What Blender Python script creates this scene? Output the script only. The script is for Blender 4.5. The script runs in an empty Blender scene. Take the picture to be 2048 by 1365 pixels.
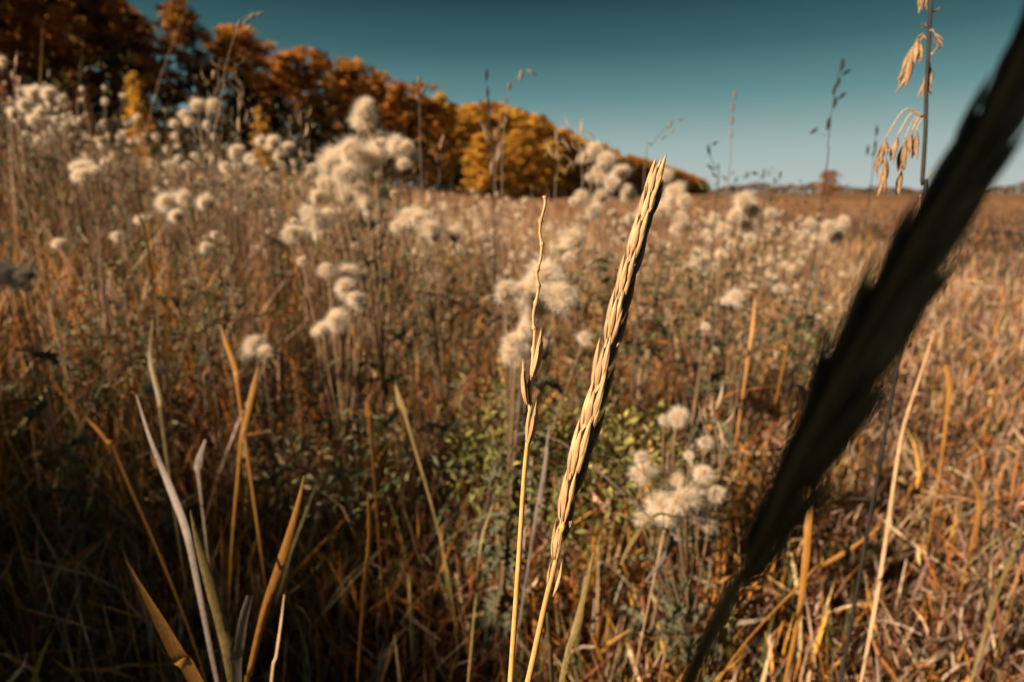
import bpy, math
import numpy as np
from mathutils import Vector, Matrix

# ------------------------------------------------------------------ camera, sky, sun
SC = bpy.context.scene
COL = SC.collection
R = math.radians
rng = np.random.default_rng(11)

CAM_H, PITCH, FOCAL = 0.75, R(14.6), 20.0
cam_data = bpy.data.cameras.new('camera')
cam = bpy.data.objects.new('camera', cam_data)
COL.objects.link(cam)
cam.location = (0, 0, CAM_H)
cam.rotation_euler = (R(90) - PITCH, 0, 0)
cam_data.lens = FOCAL
cam_data.sensor_width = 36.0
cam_data.clip_start = 0.004
cam_data.clip_end = 9000.0
cam_data.dof.use_dof = True
cam_data.dof.focus_distance = 0.225
cam_data.dof.aperture_fstop = 8.6
SC.camera = cam

SUN_EL, SUN_AZ = R(28.0), R(58.0)          # azimuth measured from straight behind the camera towards its left
sun_dir = Vector((-math.sin(SUN_AZ) * math.cos(SUN_EL), -math.cos(SUN_AZ) * math.cos(SUN_EL), math.sin(SUN_EL)))
world = bpy.data.worlds.new('World')
SC.world = world
world.use_nodes = True
wt = world.node_tree
wt.nodes.clear()
w_out = wt.nodes.new('ShaderNodeOutputWorld')
w_bg = wt.nodes.new('ShaderNodeBackground')
w_sky = wt.nodes.new('ShaderNodeTexSky')
w_sky.sky_type = 'NISHITA'
w_sky.sun_disc = False
w_sky.sun_elevation = SUN_EL
w_sky.sun_rotation = math.atan2(sun_dir.x, sun_dir.y)
w_sky.air_density = 0.4
w_sky.dust_density = 0.2
w_sky.ozone_density = 1.0
# the photograph's teal grade: colour by height above the horizon, brightness modulated by the physical sky
w_tc = wt.nodes.new('ShaderNodeTexCoord')
w_sep = wt.nodes.new('ShaderNodeSeparateXYZ')
wt.links.new(w_tc.outputs['Generated'], w_sep.inputs[0])
w_mr = wt.nodes.new('ShaderNodeMapRange')
w_mr.inputs[1].default_value, w_mr.inputs[2].default_value = 0.0, 0.5
wt.links.new(w_sep.outputs[2], w_mr.inputs[0])
w_rp = wt.nodes.new('ShaderNodeValToRGB')
w_el = w_rp.color_ramp.elements
SKY_STOPS = [(0.03, (0.445, 0.50, 0.475)), (0.14, (0.352, 0.462, 0.445)), (0.29, (0.140, 0.290, 0.297)), (0.43, (0.054, 0.146, 0.160)), (0.58, (0.016, 0.064, 0.078)), (1.0, (0.010, 0.045, 0.060))]
w_el[0].position, w_el[0].color = SKY_STOPS[0][0], (*SKY_STOPS[0][1], 1)
w_el[1].position, w_el[1].color = SKY_STOPS[-1][0], (*SKY_STOPS[-1][1], 1)
for _p, _c in SKY_STOPS[1:-1]:
    w_el.new(_p).color = (*_c, 1)
wt.links.new(w_mr.outputs[0], w_rp.inputs[0])
w_bw = wt.nodes.new('ShaderNodeRGBToBW')
wt.links.new(w_sky.outputs[0], w_bw.inputs[0])
w_pw = wt.nodes.new('ShaderNodeMath')
w_pw.operation = 'POWER'
w_pw.inputs[1].default_value = 0.12
wt.links.new(w_bw.outputs[0], w_pw.inputs[0])
w_sc = wt.nodes.new('ShaderNodeMath')
w_sc.operation = 'MULTIPLY'
w_sc.inputs[1].default_value = 10.0 / 1.2 / 2.13
wt.links.new(w_pw.outputs[0], w_sc.inputs[0])
w_mul = wt.nodes.new('ShaderNodeVectorMath')
w_mul.operation = 'SCALE'
wt.links.new(w_rp.outputs[0], w_mul.inputs[0])
wt.links.new(w_sc.outputs[0], w_mul.inputs['Scale'])
w_bg.inputs[1].default_value = 0.10
wt.links.new(w_mul.outputs[0], w_bg.inputs[0])
wt.links.new(w_bg.outputs[0], w_out.inputs[0])

sun_data = bpy.data.lights.new('sun', 'SUN')
sun_data.energy = 5.0
sun_data.angle = R(0.53)
sun_data.color = (1.0, 0.83, 0.62)
sun = bpy.data.objects.new('sun', sun_data)
COL.objects.link(sun)
sun.rotation_euler = sun_dir.to_track_quat('Z', 'Y').to_euler()

SC.view_settings.view_transform = 'Standard'
SC.view_settings.look = 'None'
SC.view_settings.gamma = 1.0
SC.view_settings.exposure = 1.08
SC.view_settings.use_curve_mapping = False
SC.cycles.max_bounces = 4
SC.cycles.diffuse_bounces = 4
SC.cycles.transparent_max_bounces = 6
SC.cycles.transmission_bounces = 3

# ------------------------------------------------------------------ camera maths (pixels of the 2048 x 1365 photograph)
FPX = 2048 * FOCAL / 36.0
C0 = Vector((0, 0, CAM_H))
RT = Vector((1, 0, 0))
FW = Vector((0, math.cos(PITCH), -math.sin(PITCH)))
UP = Vector((0, math.sin(PITCH), math.cos(PITCH)))


def px(x, y, d):
    """World point seen at photo pixel (x, y) at depth d along the lens axis."""
    return C0 + d * (FW + RT * ((x - 1024) / FPX) - UP * ((y - 682.5) / FPX))


def proj(p):
    v = Vector(p) - C0
    d = v.dot(FW)
    return 1024 + FPX * v.dot(RT) / d, 682.5 - FPX * v.dot(UP) / d, d


def H(x, y):
    """Height of the ground: a low meadow that climbs gently to the left."""
    x = np.asarray(x, float)
    y = np.asarray(y, float)
    l = np.clip(-x - 0.3, 0, 14)
    h = 0.13 * l * l / (l + 0.8)
    h = h + 0.025 * np.sin(x * 1.3 + 0.6) * np.cos(y * 1.1) + 0.01 * np.sin(x * 3.7 + y * 2.9)
    return h


# ------------------------------------------------------------------ materials
def mat_base(name):
    m = bpy.data.materials.new(name)
    m.use_nodes = True
    t = m.node_tree
    t.nodes.clear()
    out = t.nodes.new('ShaderNodeOutputMaterial')
    return m, t, out


def mat_vcol(name, rough=0.75, transl=0.3, noise=60.0, namt=0.35, spec=0.25):
    """Plant tissue: per-piece colour attribute, mottled, part of the light passes through."""
    m, t, out = mat_base(name)
    at = t.nodes.new('ShaderNodeAttribute')
    at.attribute_name = 'tint'
    tc = t.nodes.new('ShaderNodeTexCoord')
    nz = t.nodes.new('ShaderNodeTexNoise')
    nz.inputs['Scale'].default_value = noise
    nz.inputs['Detail'].default_value = 3
    t.links.new(tc.outputs['Object'], nz.inputs['Vector'])
    mr = t.nodes.new('ShaderNodeMapRange')
    mr.inputs[1].default_value = 0.3
    mr.inputs[2].default_value = 0.7
    mr.inputs[3].default_value = 1 - namt
    mr.inputs[4].default_value = 1 + namt
    t.links.new(nz.outputs[0], mr.inputs[0])
    mx = t.nodes.new('ShaderNodeVectorMath')
    mx.operation = 'SCALE'
    t.links.new(at.outputs['Color'], mx.inputs[0])
    t.links.new(mr.outputs[0], mx.inputs['Scale'])
    p = t.nodes.new('ShaderNodeBsdfPrincipled')
    p.inputs['Roughness'].default_value = rough
    p.inputs['Specular IOR Level'].default_value = spec
    t.links.new(mx.outputs[0], p.inputs['Base Color'])
    if transl > 0:
        tr = t.nodes.new('ShaderNodeBsdfTranslucent')
        t.links.new(mx.outputs[0], tr.inputs[0])
        ms = t.nodes.new('ShaderNodeMixShader')
        ms.inputs[0].default_value = transl
        t.links.new(p.outputs[0], ms.inputs[1])
        t.links.new(tr.outputs[0], ms.inputs[2])
        t.links.new(ms.outputs[0], out.inputs[0])
    else:
        t.links.new(p.outputs[0], out.inputs[0])
    return m


def mat_straw(name, c1, c2, stripe=(900, 900, 40), bump=0.35, rough=0.55, transl=0.0, dist=0.0004):
    """Dry straw, husk or blade: long fine streaks along local Z, with relief."""
    m, t, out = mat_base(name)
    tc = t.nodes.new('ShaderNodeTexCoord')
    oi = t.nodes.new('ShaderNodeObjectInfo')
    add = t.nodes.new('ShaderNodeVectorMath')
    add.operation = 'ADD'
    sc = t.nodes.new('ShaderNodeVectorMath')
    sc.operation = 'SCALE'
    sc.inputs[0].default_value = (0.37, 0.61, 0.23)
    t.links.new(oi.outputs['Random'], sc.inputs['Scale'])
    t.links.new(tc.outputs['Object'], add.inputs[0])
    t.links.new(sc.outputs[0], add.inputs[1])
    mp = t.nodes.new('ShaderNodeMapping')
    mp.inputs['Scale'].default_value = stripe
    t.links.new(add.outputs[0], mp.inputs[0])
    n1 = t.nodes.new('ShaderNodeTexNoise')
    n1.inputs['Scale'].default_value = 1.0
    n1.inputs['Detail'].default_value = 4
    t.links.new(mp.outputs[0], n1.inputs['Vector'])
    n2 = t.nodes.new('ShaderNodeTexNoise')
    n2.inputs['Scale'].default_value = stripe[2] * 3.0
    n2.inputs['Detail'].default_value = 3
    t.links.new(add.outputs[0], n2.inputs['Vector'])
    mm = t.nodes.new('ShaderNodeMath')
    mm.operation = 'ADD'
    mm.inputs[1].default_value = 0
    s1 = t.nodes.new('ShaderNodeMath')
    s1.operation = 'MULTIPLY'
    s1.inputs[1].default_value = 0.6
    s2 = t.nodes.new('ShaderNodeMath')
    s2.operation = 'MULTIPLY'
    s2.inputs[1].default_value = 0.4
    t.links.new(n1.outputs[0], s1.inputs[0])
    t.links.new(n2.outputs[0], s2.inputs[0])
    t.links.new(s1.outputs[0], mm.inputs[0])
    t.links.new(s2.outputs[0], mm.inputs[1])
    rp = t.nodes.new('ShaderNodeValToRGB')
    rp.color_ramp.elements[0].position = 0.33
    rp.color_ramp.elements[0].color = (*c1, 1)
    rp.color_ramp.elements[1].position = 0.66
    rp.color_ramp.elements[1].color = (*c2, 1)
    t.links.new(mm.outputs[0], rp.inputs[0])
    vr = t.nodes.new('ShaderNodeMapRange')
    vr.inputs[3].default_value, vr.inputs[4].default_value = 0.76, 1.16
    t.links.new(oi.outputs['Random'], vr.inputs[0])
    vs = t.nodes.new('ShaderNodeVectorMath')
    vs.operation = 'SCALE'
    t.links.new(rp.outputs[0], vs.inputs[0])
    t.links.new(vr.outputs[0], vs.inputs['Scale'])
    rp = vs
    p = t.nodes.new('ShaderNodeBsdfPrincipled')
    p.inputs['Roughness'].default_value = rough
    p.inputs['Specular IOR Level'].default_value = 0.3
    t.links.new(rp.outputs[0], p.inputs['Base Color'])
    bp = t.nodes.new('ShaderNodeBump')
    bp.inputs['Strength'].default_value = bump
    bp.inputs['Distance'].default_value = dist
    t.links.new(n1.outputs[0], bp.inputs['Height'])
    t.links.new(bp.outputs[0], p.inputs['Normal'])
    if transl > 0:
        tr = t.nodes.new('ShaderNodeBsdfTranslucent')
        t.links.new(rp.outputs[0], tr.inputs[0])
        ms = t.nodes.new('ShaderNodeMixShader')
        ms.inputs[0].default_value = transl
        t.links.new(p.outputs[0], ms.inputs[1])
        t.links.new(tr.outputs[0], ms.inputs[2])
        t.links.new(ms.outputs[0], out.inputs[0])
    else:
        t.links.new(p.outputs[0], out.inputs[0])
    return m


def mat_ground():
    m, t, out = mat_base('meadow_soil')
    tc = t.nodes.new('ShaderNodeTexCoord')
    n1 = t.nodes.new('ShaderNodeTexNoise')
    n1.inputs['Scale'].default_value = 0.05
    n1.inputs['Detail'].default_value = 8
    n1.inputs['Roughness'].default_value = 0.65
    mp = t.nodes.new('ShaderNodeMapping')
    mp.inputs['Scale'].default_value = (0.35, 1, 1)
    t.links.new(tc.outputs['Object'], mp.inputs[0])
    t.links.new(mp.outputs[0], n1.inputs['Vector'])
    n2 = t.nodes.new('ShaderNodeTexNoise')
    n2.inputs['Scale'].default_value = 9.0
    n2.inputs['Detail'].default_value = 6
    t.links.new(tc.outputs['Object'], n2.inputs['Vector'])
    r1 = t.nodes.new('ShaderNodeValToRGB')
    e = r1.color_ramp.elements
    e[0].position, e[0].color = 0.34, (0.16, 0.075, 0.03, 1)
    e[1].position, e[1].color = 0.66, (0.31, 0.18, 0.105, 1)
    k = e.new(0.5)
    k.color = (0.26, 0.13, 0.06, 1)
    t.links.new(n1.outputs[0], r1.inputs[0])
    r2 = t.nodes.new('ShaderNodeValToRGB')
    r2.color_ramp.elements[0].position, r2.color_ramp.elements[0].color = 0.35, (0.45, 0.45, 0.45, 1)
    r2.color_ramp.elements[1].position, r2.color_ramp.elements[1].color = 0.7, (1.1, 1.1, 1.1, 1)
    t.links.new(n2.outputs[0], r2.inputs[0])
    mx = t.nodes.new('ShaderNodeMix')
    mx.data_type = 'RGBA'
    mx.blend_type = 'MULTIPLY'
    mx.inputs[0].default_value = 1
    t.links.new(r1.outputs[0], mx.inputs[6])
    t.links.new(r2.outputs[0], mx.inputs[7])
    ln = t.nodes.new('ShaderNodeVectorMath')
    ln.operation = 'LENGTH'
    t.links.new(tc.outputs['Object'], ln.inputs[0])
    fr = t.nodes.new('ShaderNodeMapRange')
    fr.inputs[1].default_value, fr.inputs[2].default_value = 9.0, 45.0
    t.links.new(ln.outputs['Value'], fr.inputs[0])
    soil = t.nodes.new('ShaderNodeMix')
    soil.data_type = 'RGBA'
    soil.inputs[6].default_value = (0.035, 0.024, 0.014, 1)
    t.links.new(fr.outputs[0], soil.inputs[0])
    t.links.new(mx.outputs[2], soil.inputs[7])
    p = t.nodes.new('ShaderNodeBsdfPrincipled')
    p.inputs['Roughness'].default_value = 0.95
    p.inputs['Specular IOR Level'].default_value = 0.1
    t.links.new(soil.outputs[2], p.inputs['Base Color'])
    bp = t.nodes.new('ShaderNodeBump')
    bp.inputs['Strength'].default_value = 0.8
    bp.inputs['Distance'].default_value = 0.05
    t.links.new(n2.outputs[0], bp.inputs['Height'])
    t.links.new(bp.outputs[0], p.inputs['Normal'])
    t.links.new(p.outputs[0], out.inputs[0])
    return m


M_GROUND = mat_ground()
M_GRASS = mat_vcol('dry_grass_tissue', 0.6, 0.28, 70, 0.35)
M_LITTER = mat_vcol('dead_leaf_tissue', 0.8, 0.2, 90, 0.4)
M_LEAF = mat_vcol('green_leaf_tissue', 0.55, 0.3, 60, 0.35)
M_CROWN = mat_vcol('autumn_foliage', 0.7, 0.3, 0.6, 0.3)
M_FLUFF = mat_vcol('thistle_down', 0.9, 0.5, 40, 0.08, 0.05)
M_BARK = mat_straw('tree_bark', (0.06, 0.045, 0.03), (0.26, 0.21, 0.15), (6, 6, 1.2), 0.6, 0.9, dist=0.05)
M_HUSK = mat_straw('straw_husk', (0.34, 0.19, 0.08), (0.60, 0.385, 0.19), (1500, 1500, 45), 0.7, 0.5)
M_STEM = mat_straw('golden_straw_stem', (0.42, 0.215, 0.065), (0.62, 0.36, 0.13), (1600, 1600, 30), 0.3, 0.42)
M_HUSK_U = mat_straw('veined_husk', (0.27, 0.145, 0.058), (0.58, 0.375, 0.185), (30, 30, 1.5), 1.0, 0.5)
M_GRAIN = mat_straw('ripe_grain', (0.55, 0.22, 0.04), (0.75, 0.36, 0.08), (600, 600, 200), 0.2, 0.35)
M_BROWN_STEM = mat_straw('brown_weed_stem', (0.11, 0.06, 0.03), (0.26, 0.16, 0.09), (500, 500, 30), 0.4, 0.7)
M_TAN_STEM = mat_straw('tan_weed_stem', (0.30, 0.17, 0.08), (0.52, 0.34, 0.19), (700, 700, 30), 0.3, 0.6)
M_OAT = mat_straw('pale_oat_husk', (0.19, 0.10, 0.045), (0.52, 0.33, 0.18), (26, 26, 1.4), 0.6, 0.55, 0.3)
M_POD = mat_straw('pale_dry_pod', (0.30, 0.18, 0.10), (0.62, 0.44, 0.29), (24, 24, 1.4), 0.4, 0.65, 0.25)
M_SHADE_STEM = mat_straw('shade_dark_stem', (0.010, 0.008, 0.007), (0.030, 0.022, 0.016), (500, 500, 30), 0.4, 0.7)  # stem colour cut to near black, shade painted into it
M_GREY_STEM = mat_straw('grey_brown_stem', (0.10, 0.075, 0.055), (0.24, 0.18, 0.13), (500, 500, 30), 0.4, 0.7)
M_BRACT = mat_straw('thistle_bract', (0.10, 0.06, 0.035), (0.30, 0.19, 0.10), (900, 900, 300), 0.6, 0.8)
M_TLEAF = mat_straw('withered_thistle_leaf', (0.045, 0.05, 0.025), (0.17, 0.15, 0.085), (60, 60, 60), 0.5, 0.75, 0.2)
M_BLADE_O = mat_straw('orange_blade', (0.28, 0.11, 0.025), (0.52, 0.25, 0.05), (900, 900, 9), 0.35, 0.45, 0.25)
M_BLADE_G = mat_straw('grey_dry_blade', (0.11, 0.08, 0.06), (0.29, 0.22, 0.18), (800, 800, 12), 0.45, 0.6, 0.2)
M_BLADE_V = mat_straw('olive_blade', (0.10, 0.09, 0.03), (0.34, 0.22, 0.08), (800, 800, 8), 0.35, 0.5, 0.25)
M_STRIP = mat_straw('near_black_strip', (0.010, 0.012, 0.014), (0.03, 0.03, 0.03), (3, 3, 3), 0.4, 0.35)  # near-black tone of the strip on the right


# ------------------------------------------------------------------ object helpers
def link(o, parent=None, loc=None):
    COL.objects.link(o)
    if parent is not None:
        o.parent = parent
    if loc is not None:
        o.location = loc
    return o


def tag(o, label=None, cat=None, group=None, kind=None):
    if label:
        o['label'] = label
    if cat:
        o['category'] = cat
    if group:
        o['group'] = group
    if kind:
        o['kind'] = kind
    return o


def empty(name, loc):
    o = bpy.data.objects.new(name, None)
    o.empty_display_size = 0.02
    return link(o, None, loc)


def mesh_small(name, verts, faces, mat, smooth=True):
    me = bpy.data.meshes.new(name)
    me.from_pydata([tuple(v) for v in verts], [], faces)
    if smooth:
        me.polygons.foreach_set('use_smooth', [True] * len(me.polygons))
    me.materials.append(mat)
    me.update()
    return me


def mesh_big(name, V, Q, mat, col=None, smooth=False):
    """V (n,3), Q (m,k) all faces with k corners, col (n,3)."""
    V = np.ascontiguousarray(V, np.float32)
    Q = np.ascontiguousarray(Q, np.int32)
    k = Q.shape[1]
    me = bpy.data.meshes.new(name)
    me.vertices.add(len(V))
    me.vertices.foreach_set('co', V.ravel())
    me.loops.add(Q.size)
    me.loops.foreach_set('vertex_index', Q.ravel())
    me.polygons.add(len(Q))
    me.polygons.foreach_set('loop_start', np.arange(0, Q.size, k, dtype=np.int32))
    me.polygons.foreach_set('loop_total', np.full(len(Q), k, np.int32))
    if smooth:
        me.polygons.foreach_set('use_smooth', np.ones(len(Q), bool))
    if col is not None:
        a = me.color_attributes.new('tint', 'FLOAT_COLOR', 'POINT')
        c = np.ones((len(V), 4), np.float32)
        c[:, :3] = col
        a.data.foreach_set('color', c.ravel())
    me.materials.append(mat)
    me.update()
    me.validate()
    return me


def add(name, me, parent=None, loc=(0, 0, 0)):
    return link(bpy.data.objects.new(name, me), parent, loc)


def smooth_path(pts, n):
    """Catmull-Rom through pts, n samples."""
    P = [Vector(p) for p in pts]
    P = [P[0] * 2 - P[1]] + P + [P[-1] * 2 - P[-2]]
    m = len(P) - 3
    out = []
    for i in range(n):
        u = i / (n - 1) * m
        k = min(int(u), m - 1)
        t = u - k
        a, b, c, d = P[k:k + 4]
        out.append(0.5 * ((2 * b) + (c - a) * t + (2 * a - 5 * b + 4 * c - d) * t * t + (3 * b - a - 3 * c + d) * t ** 3))
    return out


def tube(pts, rad, n=6, base=Vector((0, 0, 0)), cap=True):
    """verts, faces of a tapered tube along pts, relative to base."""
    pts = [Vector(p) for p in pts]
    V, F = [], []
    T = (pts[1] - pts[0]).normalized()
    U = T.orthogonal().normalized()
    for i, p in enumerate(pts):
        a, b = pts[max(i - 1, 0)], pts[min(i + 1, len(pts) - 1)]
        T = (b - a).normalized()
        U = (U - T * U.dot(T)).normalized()
        W = T.cross(U)
        r = rad[i] if hasattr(rad, '__len__') else rad
        for k in range(n):
            th = 2 * math.pi * k / n
            V.append(p + (U * math.cos(th) + W * math.sin(th)) * r - base)
    for i in range(len(pts) - 1):
        for k in range(n):
            a, b = i * n + k, i * n + (k + 1) % n
            F.append((a, b, b + n, a + n))
    if cap:
        F.append(tuple(range(n - 1, -1, -1)))
        F.append(tuple(range((len(pts) - 1) * n, len(pts) * n)))
    return V, F


def merge(parts):
    V, F = [], []
    for v, f in parts:
        o = len(V)
        V += list(v)
        F += [tuple(i + o for i in q) for q in f]
    return V, F


def basis(z, x_hint):
    """4x4 rotation with local Z along z and local X near x_hint."""
    z = z.normalized()
    x = (x_hint - z * x_hint.dot(z)).normalized()
    y = z.cross(x)
    return Matrix(((x.x, y.x, z.x, 0), (x.y, y.y, z.y, 0), (x.z, y.z, z.z, 0), (0, 0, 0, 1)))


# ------------------------------------------------------------------ batched plant tissue (numpy)
def ribbons(root, h, w, az, lean, face, twist, droop, cb, ct, S=4, taper=0.7):
    n = len(root)
    t = np.linspace(0, 1, S + 1)[None, :]
    hor = (lean * h)[:, None] * t ** 1.7
    ver = h[:, None] * (t - 0.5 * droop[:, None] * t ** 3)
    cx = root[:, 0:1] + np.cos(az)[:, None] * hor
    cy = root[:, 1:2] + np.sin(az)[:, None] * hor
    cz = root[:, 2:3] + ver
    prof = np.clip((1 - t) ** taper * (0.65 + 1.0 * t), 0.03, 1.2)
    ww = w[:, None] * prof * 0.5
    fa = face[:, None] + twist[:, None] * t
    sx, sy = np.cos(fa) * ww, np.sin(fa) * ww
    L = np.stack([cx - sx, cy - sy, cz], -1)
    Rr = np.stack([cx + sx, cy + sy, cz], -1)
    V = np.stack([L, Rr], 2).reshape(-1, 3)
    base = (np.arange(n) * (S + 1) * 2)[:, None, None]
    k = (np.arange(S) * 2)[None, :, None]
    Q = (base + k + np.array([0, 1, 3, 2])[None, None, :]).reshape(-1, 4)
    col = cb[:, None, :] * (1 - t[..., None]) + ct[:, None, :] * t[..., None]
    col = np.repeat(col[:, :, None, :], 2, 2).reshape(-1, 3)
    return V, Q, col


def curls(p, L, w, d1, d2, th, col, S=4):
    """Curved dead strips: arcs of length L turning by th from d1 towards d2."""
    n = len(p)
    t = np.linspace(0, 1, S + 1)[None, :]
    a = np.sin(th[:, None] * t) / th[:, None] * L[:, None]
    b = (1 - np.cos(th[:, None] * t)) / th[:, None] * L[:, None]
    c = p[:, None, :] + a[..., None] * d1[:, None, :] + b[..., None] * d2[:, None, :]
    s = np.cross(d1, d2)
    ww = w[:, None] * np.clip(np.sin(np.pi * (0.12 + 0.86 * t)), 0.08, 1) * 0.5
    V = np.stack([c - s[:, None, :] * ww[..., None], c + s[:, None, :] * ww[..., None]], 2).reshape(-1, 3)
    base = (np.arange(n) * (S + 1) * 2)[:, None, None]
    k = (np.arange(S) * 2)[None, :, None]
    Q = (base + k + np.array([0, 1, 3, 2])[None, None, :]).reshape(-1, 4)
    return V, Q, np.repeat(col, (S + 1) * 2, 0)


def rand_unit(n):
    v = rng.normal(size=(n, 3))
    return v / np.linalg.norm(v, axis=1, keepdims=True)


def leaves(p, size, col, aspect=0.5, up_bias=0.4):
    """Small folded leaves: two triangles hinged on the midrib."""
    n = len(p)
    d = rand_unit(n)
    nn = rand_unit(n)
    nn[:, 2] += up_bias
    s = np.cross(d, nn)
    s /= np.linalg.norm(s, axis=1, keepdims=True) + 1e-9
    nn = np.cross(s, d)
    sz = size[:, None]
    A = p - d * sz * 0.5
    B = p + s * sz * aspect * 0.5 + nn * sz * 0.12
    Cc = p + d * sz * 0.5
    D = p - s * sz * aspect * 0.5 + nn * sz * 0.12
    V = np.stack([A, B, Cc, D], 1).reshape(-1, 3)
    b = (np.arange(n) * 4)[:, None]
    Q = np.stack([b + np.array([0, 1, 2]), b + np.array([0, 2, 3])], 1).reshape(-1, 3)
    return V, Q, np.repeat(col, 4, 0)


def palette(n, cols, wts, jit=0.22):
    cols = np.array(cols)
    wts = np.array(wts, float)
    i = rng.choice(len(cols), n, p=wts / wts.sum())
    return np.clip(cols[i] * (1 + rng.normal(size=(n, 1)) * jit) * (1 + rng.normal(size=(n, 3)) * 0.06), 0.005, 0.9)


def cat(parts):
    V, Q, Cc, o = [], [], [], 0
    for v, q, c in parts:
        V.append(v)
        Q.append(q + o)
        Cc.append(c)
        o += len(v)
    return np.concatenate(V), np.concatenate(Q), np.concatenate(Cc)


# ------------------------------------------------------------------ the ground
def build_ground():
    rad = np.concatenate([[0.0], np.geomspace(0.4, 6000, 110)])
    na = 120
    an = np.linspace(0, 2 * math.pi, na, endpoint=False)
    V, F = [], []
    for r in rad:
        x, y = r * np.cos(an), r * np.sin(an)
        V.append(np.stack([x, y, H(x, y)], -1))
    V = np.concatenate(V)
    for i in range(len(rad) - 1):
        a = i * na + np.arange(na)
        b = i * na + (np.arange(na) + 1) % na
        F.append(np.stack([a, a + na, b + na, b], -1))
    g = add('ground', mesh_big('ground', V, np.concatenate(F), M_GROUND, smooth=True))
    tag(g, 'rust brown autumn meadow ground running out to the horizon', None, None, 'structure')


build_ground()


def build_dark_strip():
    """Dark strip that crosses the meadow on the right."""
    V, F = [], []
    n = 40
    c = smooth_path([px(1900, 447, 11.4), px(1990, 456, 10.6), px(2060, 462, 10.2), px(2200, 478, 9.6), px(2500, 500, 9.0)], n)
    for i, p in enumerate(c):
        w = 0.08 + 1.1 * math.sin(math.pi * min(1, (i + 1) / n * 0.7)) * (1 + 0.3 * math.sin(i * 1.9))
        for s in (-1, 1):
            x, y = p.x + 0.04 * math.sin(i * 2.3 + s), p.y + s * w * 0.6
            V.append((x, y, float(H(x, y)) + 0.03))
    for i in range(n - 1):
        F.append((2 * i, 2 * i + 1, 2 * i + 3, 2 * i + 2))
    o = add('dark_strip', mesh_small('dark_strip', V, F, M_STRIP))
    tag(o, 'dark strip crossing the brown meadow beside the black seed head', None, None, 'structure')


build_dark_strip()

# ------------------------------------------------------------------ woodland edge
EDGE = np.array([(-62, -20), (-44, 10), (-26, 42), (-13.6, 69), (5.5, 112), (43, 216), (150, 450)], float)
SIL = np.array([(-900, -500), (-300, -220), (0, -130), (330, 0), (480, 62), (620, 108), (800, 150), (860, 185), (905, 203), (1000, 203), (1080, 238), (1150, 272), (1250, 308), (1340, 333), (1440, 372), (1600, 382)], float)


def tree_meshes(seed, pal, wts, conifer=False):
    """One tree, about 14 m tall: (trunk mesh, crown mesh)."""
    r = np.random.default_rng(seed)
    h = 14.0
    tr = []
    lean = r.normal(size=2) * 0.25
    tp = [Vector((lean[0] * (t ** 1.5), lean[1] * (t ** 1.5), h * 0.96 * t)) for t in np.linspace(0, 1, 9)]
    tr.append(tube(tp, [0.17 * (1 - 0.9 * t) + 0.02 for t in np.linspace(0, 1, 9)], 7))
    centres = []
    nl = 28 if conifer else 33
    for i in range(nl):
        f = 0.05 + 0.91 * (i + r.uniform(0, 1)) / nl
        k = min(int(f * 8), 7)
        p0 = tp[k].lerp(tp[k + 1], f * 8 - k)
        a = i * 2.4 + r.uniform(-0.5, 0.5)
        if conifer:
            reach = 2.6 * (1.05 - f) ** 0.75 + 0.2
            rise = -0.1
        else:
            reach = 2.0 * (math.sin(math.pi * min(1, 0.2 + 0.78 * f ** 0.8)) ** 0.7) * r.uniform(0.7, 1.15) + 0.3
            rise = 0.75
        d = Vector((math.cos(a), math.sin(a), rise)).normalized()
        p1 = p0 + d * reach * 0.55
        p2 = p0 + d * reach + Vector((0, 0, -0.15 if conifer else 0.2))
        tr.append(tube([p0, p1, p2], [0.05, 0.035, 0.012], 5))
        for fr in (0.35, 0.6, 0.8, 1.0):
            q = p0.lerp(p2, fr) + Vector(r.normal(size=3)) * (0.10 + 0.28 * fr)
            centres.append((q, r.uniform(0.28, 0.55)))
        if r.uniform() < 0.4:
            centres.append((p0 + d * reach * 1.1 + Vector(r.normal(size=3)) * 0.45, r.uniform(0.22, 0.4)))
    centres.append((tp[-1], 0.55))
    centres.append((tp[-1] + Vector((0, 0, 0.4)), 0.35))
    P, Cc = [], []
    for c, rad in centres:
        n = int(190 * rad ** 1.4) + 8
        u = r.normal(size=(n, 3))
        u /= np.linalg.norm(u, axis=1, keepdims=True)
        u *= (r.uniform(0.1, 1, size=(n, 1)) ** 0.6) * rad * (1 + 0.5 * r.uniform(size=(n, 1)) ** 3)
        u[:, 2] *= 0.85
        P.append(np.array(c)[None] + u)
        b = np.array(pal)[r.choice(len(pal), p=np.array(wts) / sum(wts))]
        Cc.append(b[None] * (1 + r.normal(size=(n, 1)) * 0.22) * (1 + r.normal(size=(1, 1)) * 0.2))
    P = np.concatenate(P)
    Cc = np.clip(np.concatenate(Cc), 0.003, 0.8)
    v, q, c = leaves(P, r.uniform(0.16, 0.32, len(P)), Cc, 0.75, 0.2)
    tv, tf = merge(tr)
    return mesh_small('trunk', tv, tf, M_BARK), mesh_big('crown', v, q, M_CROWN, c), (v, q, c)


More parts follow.
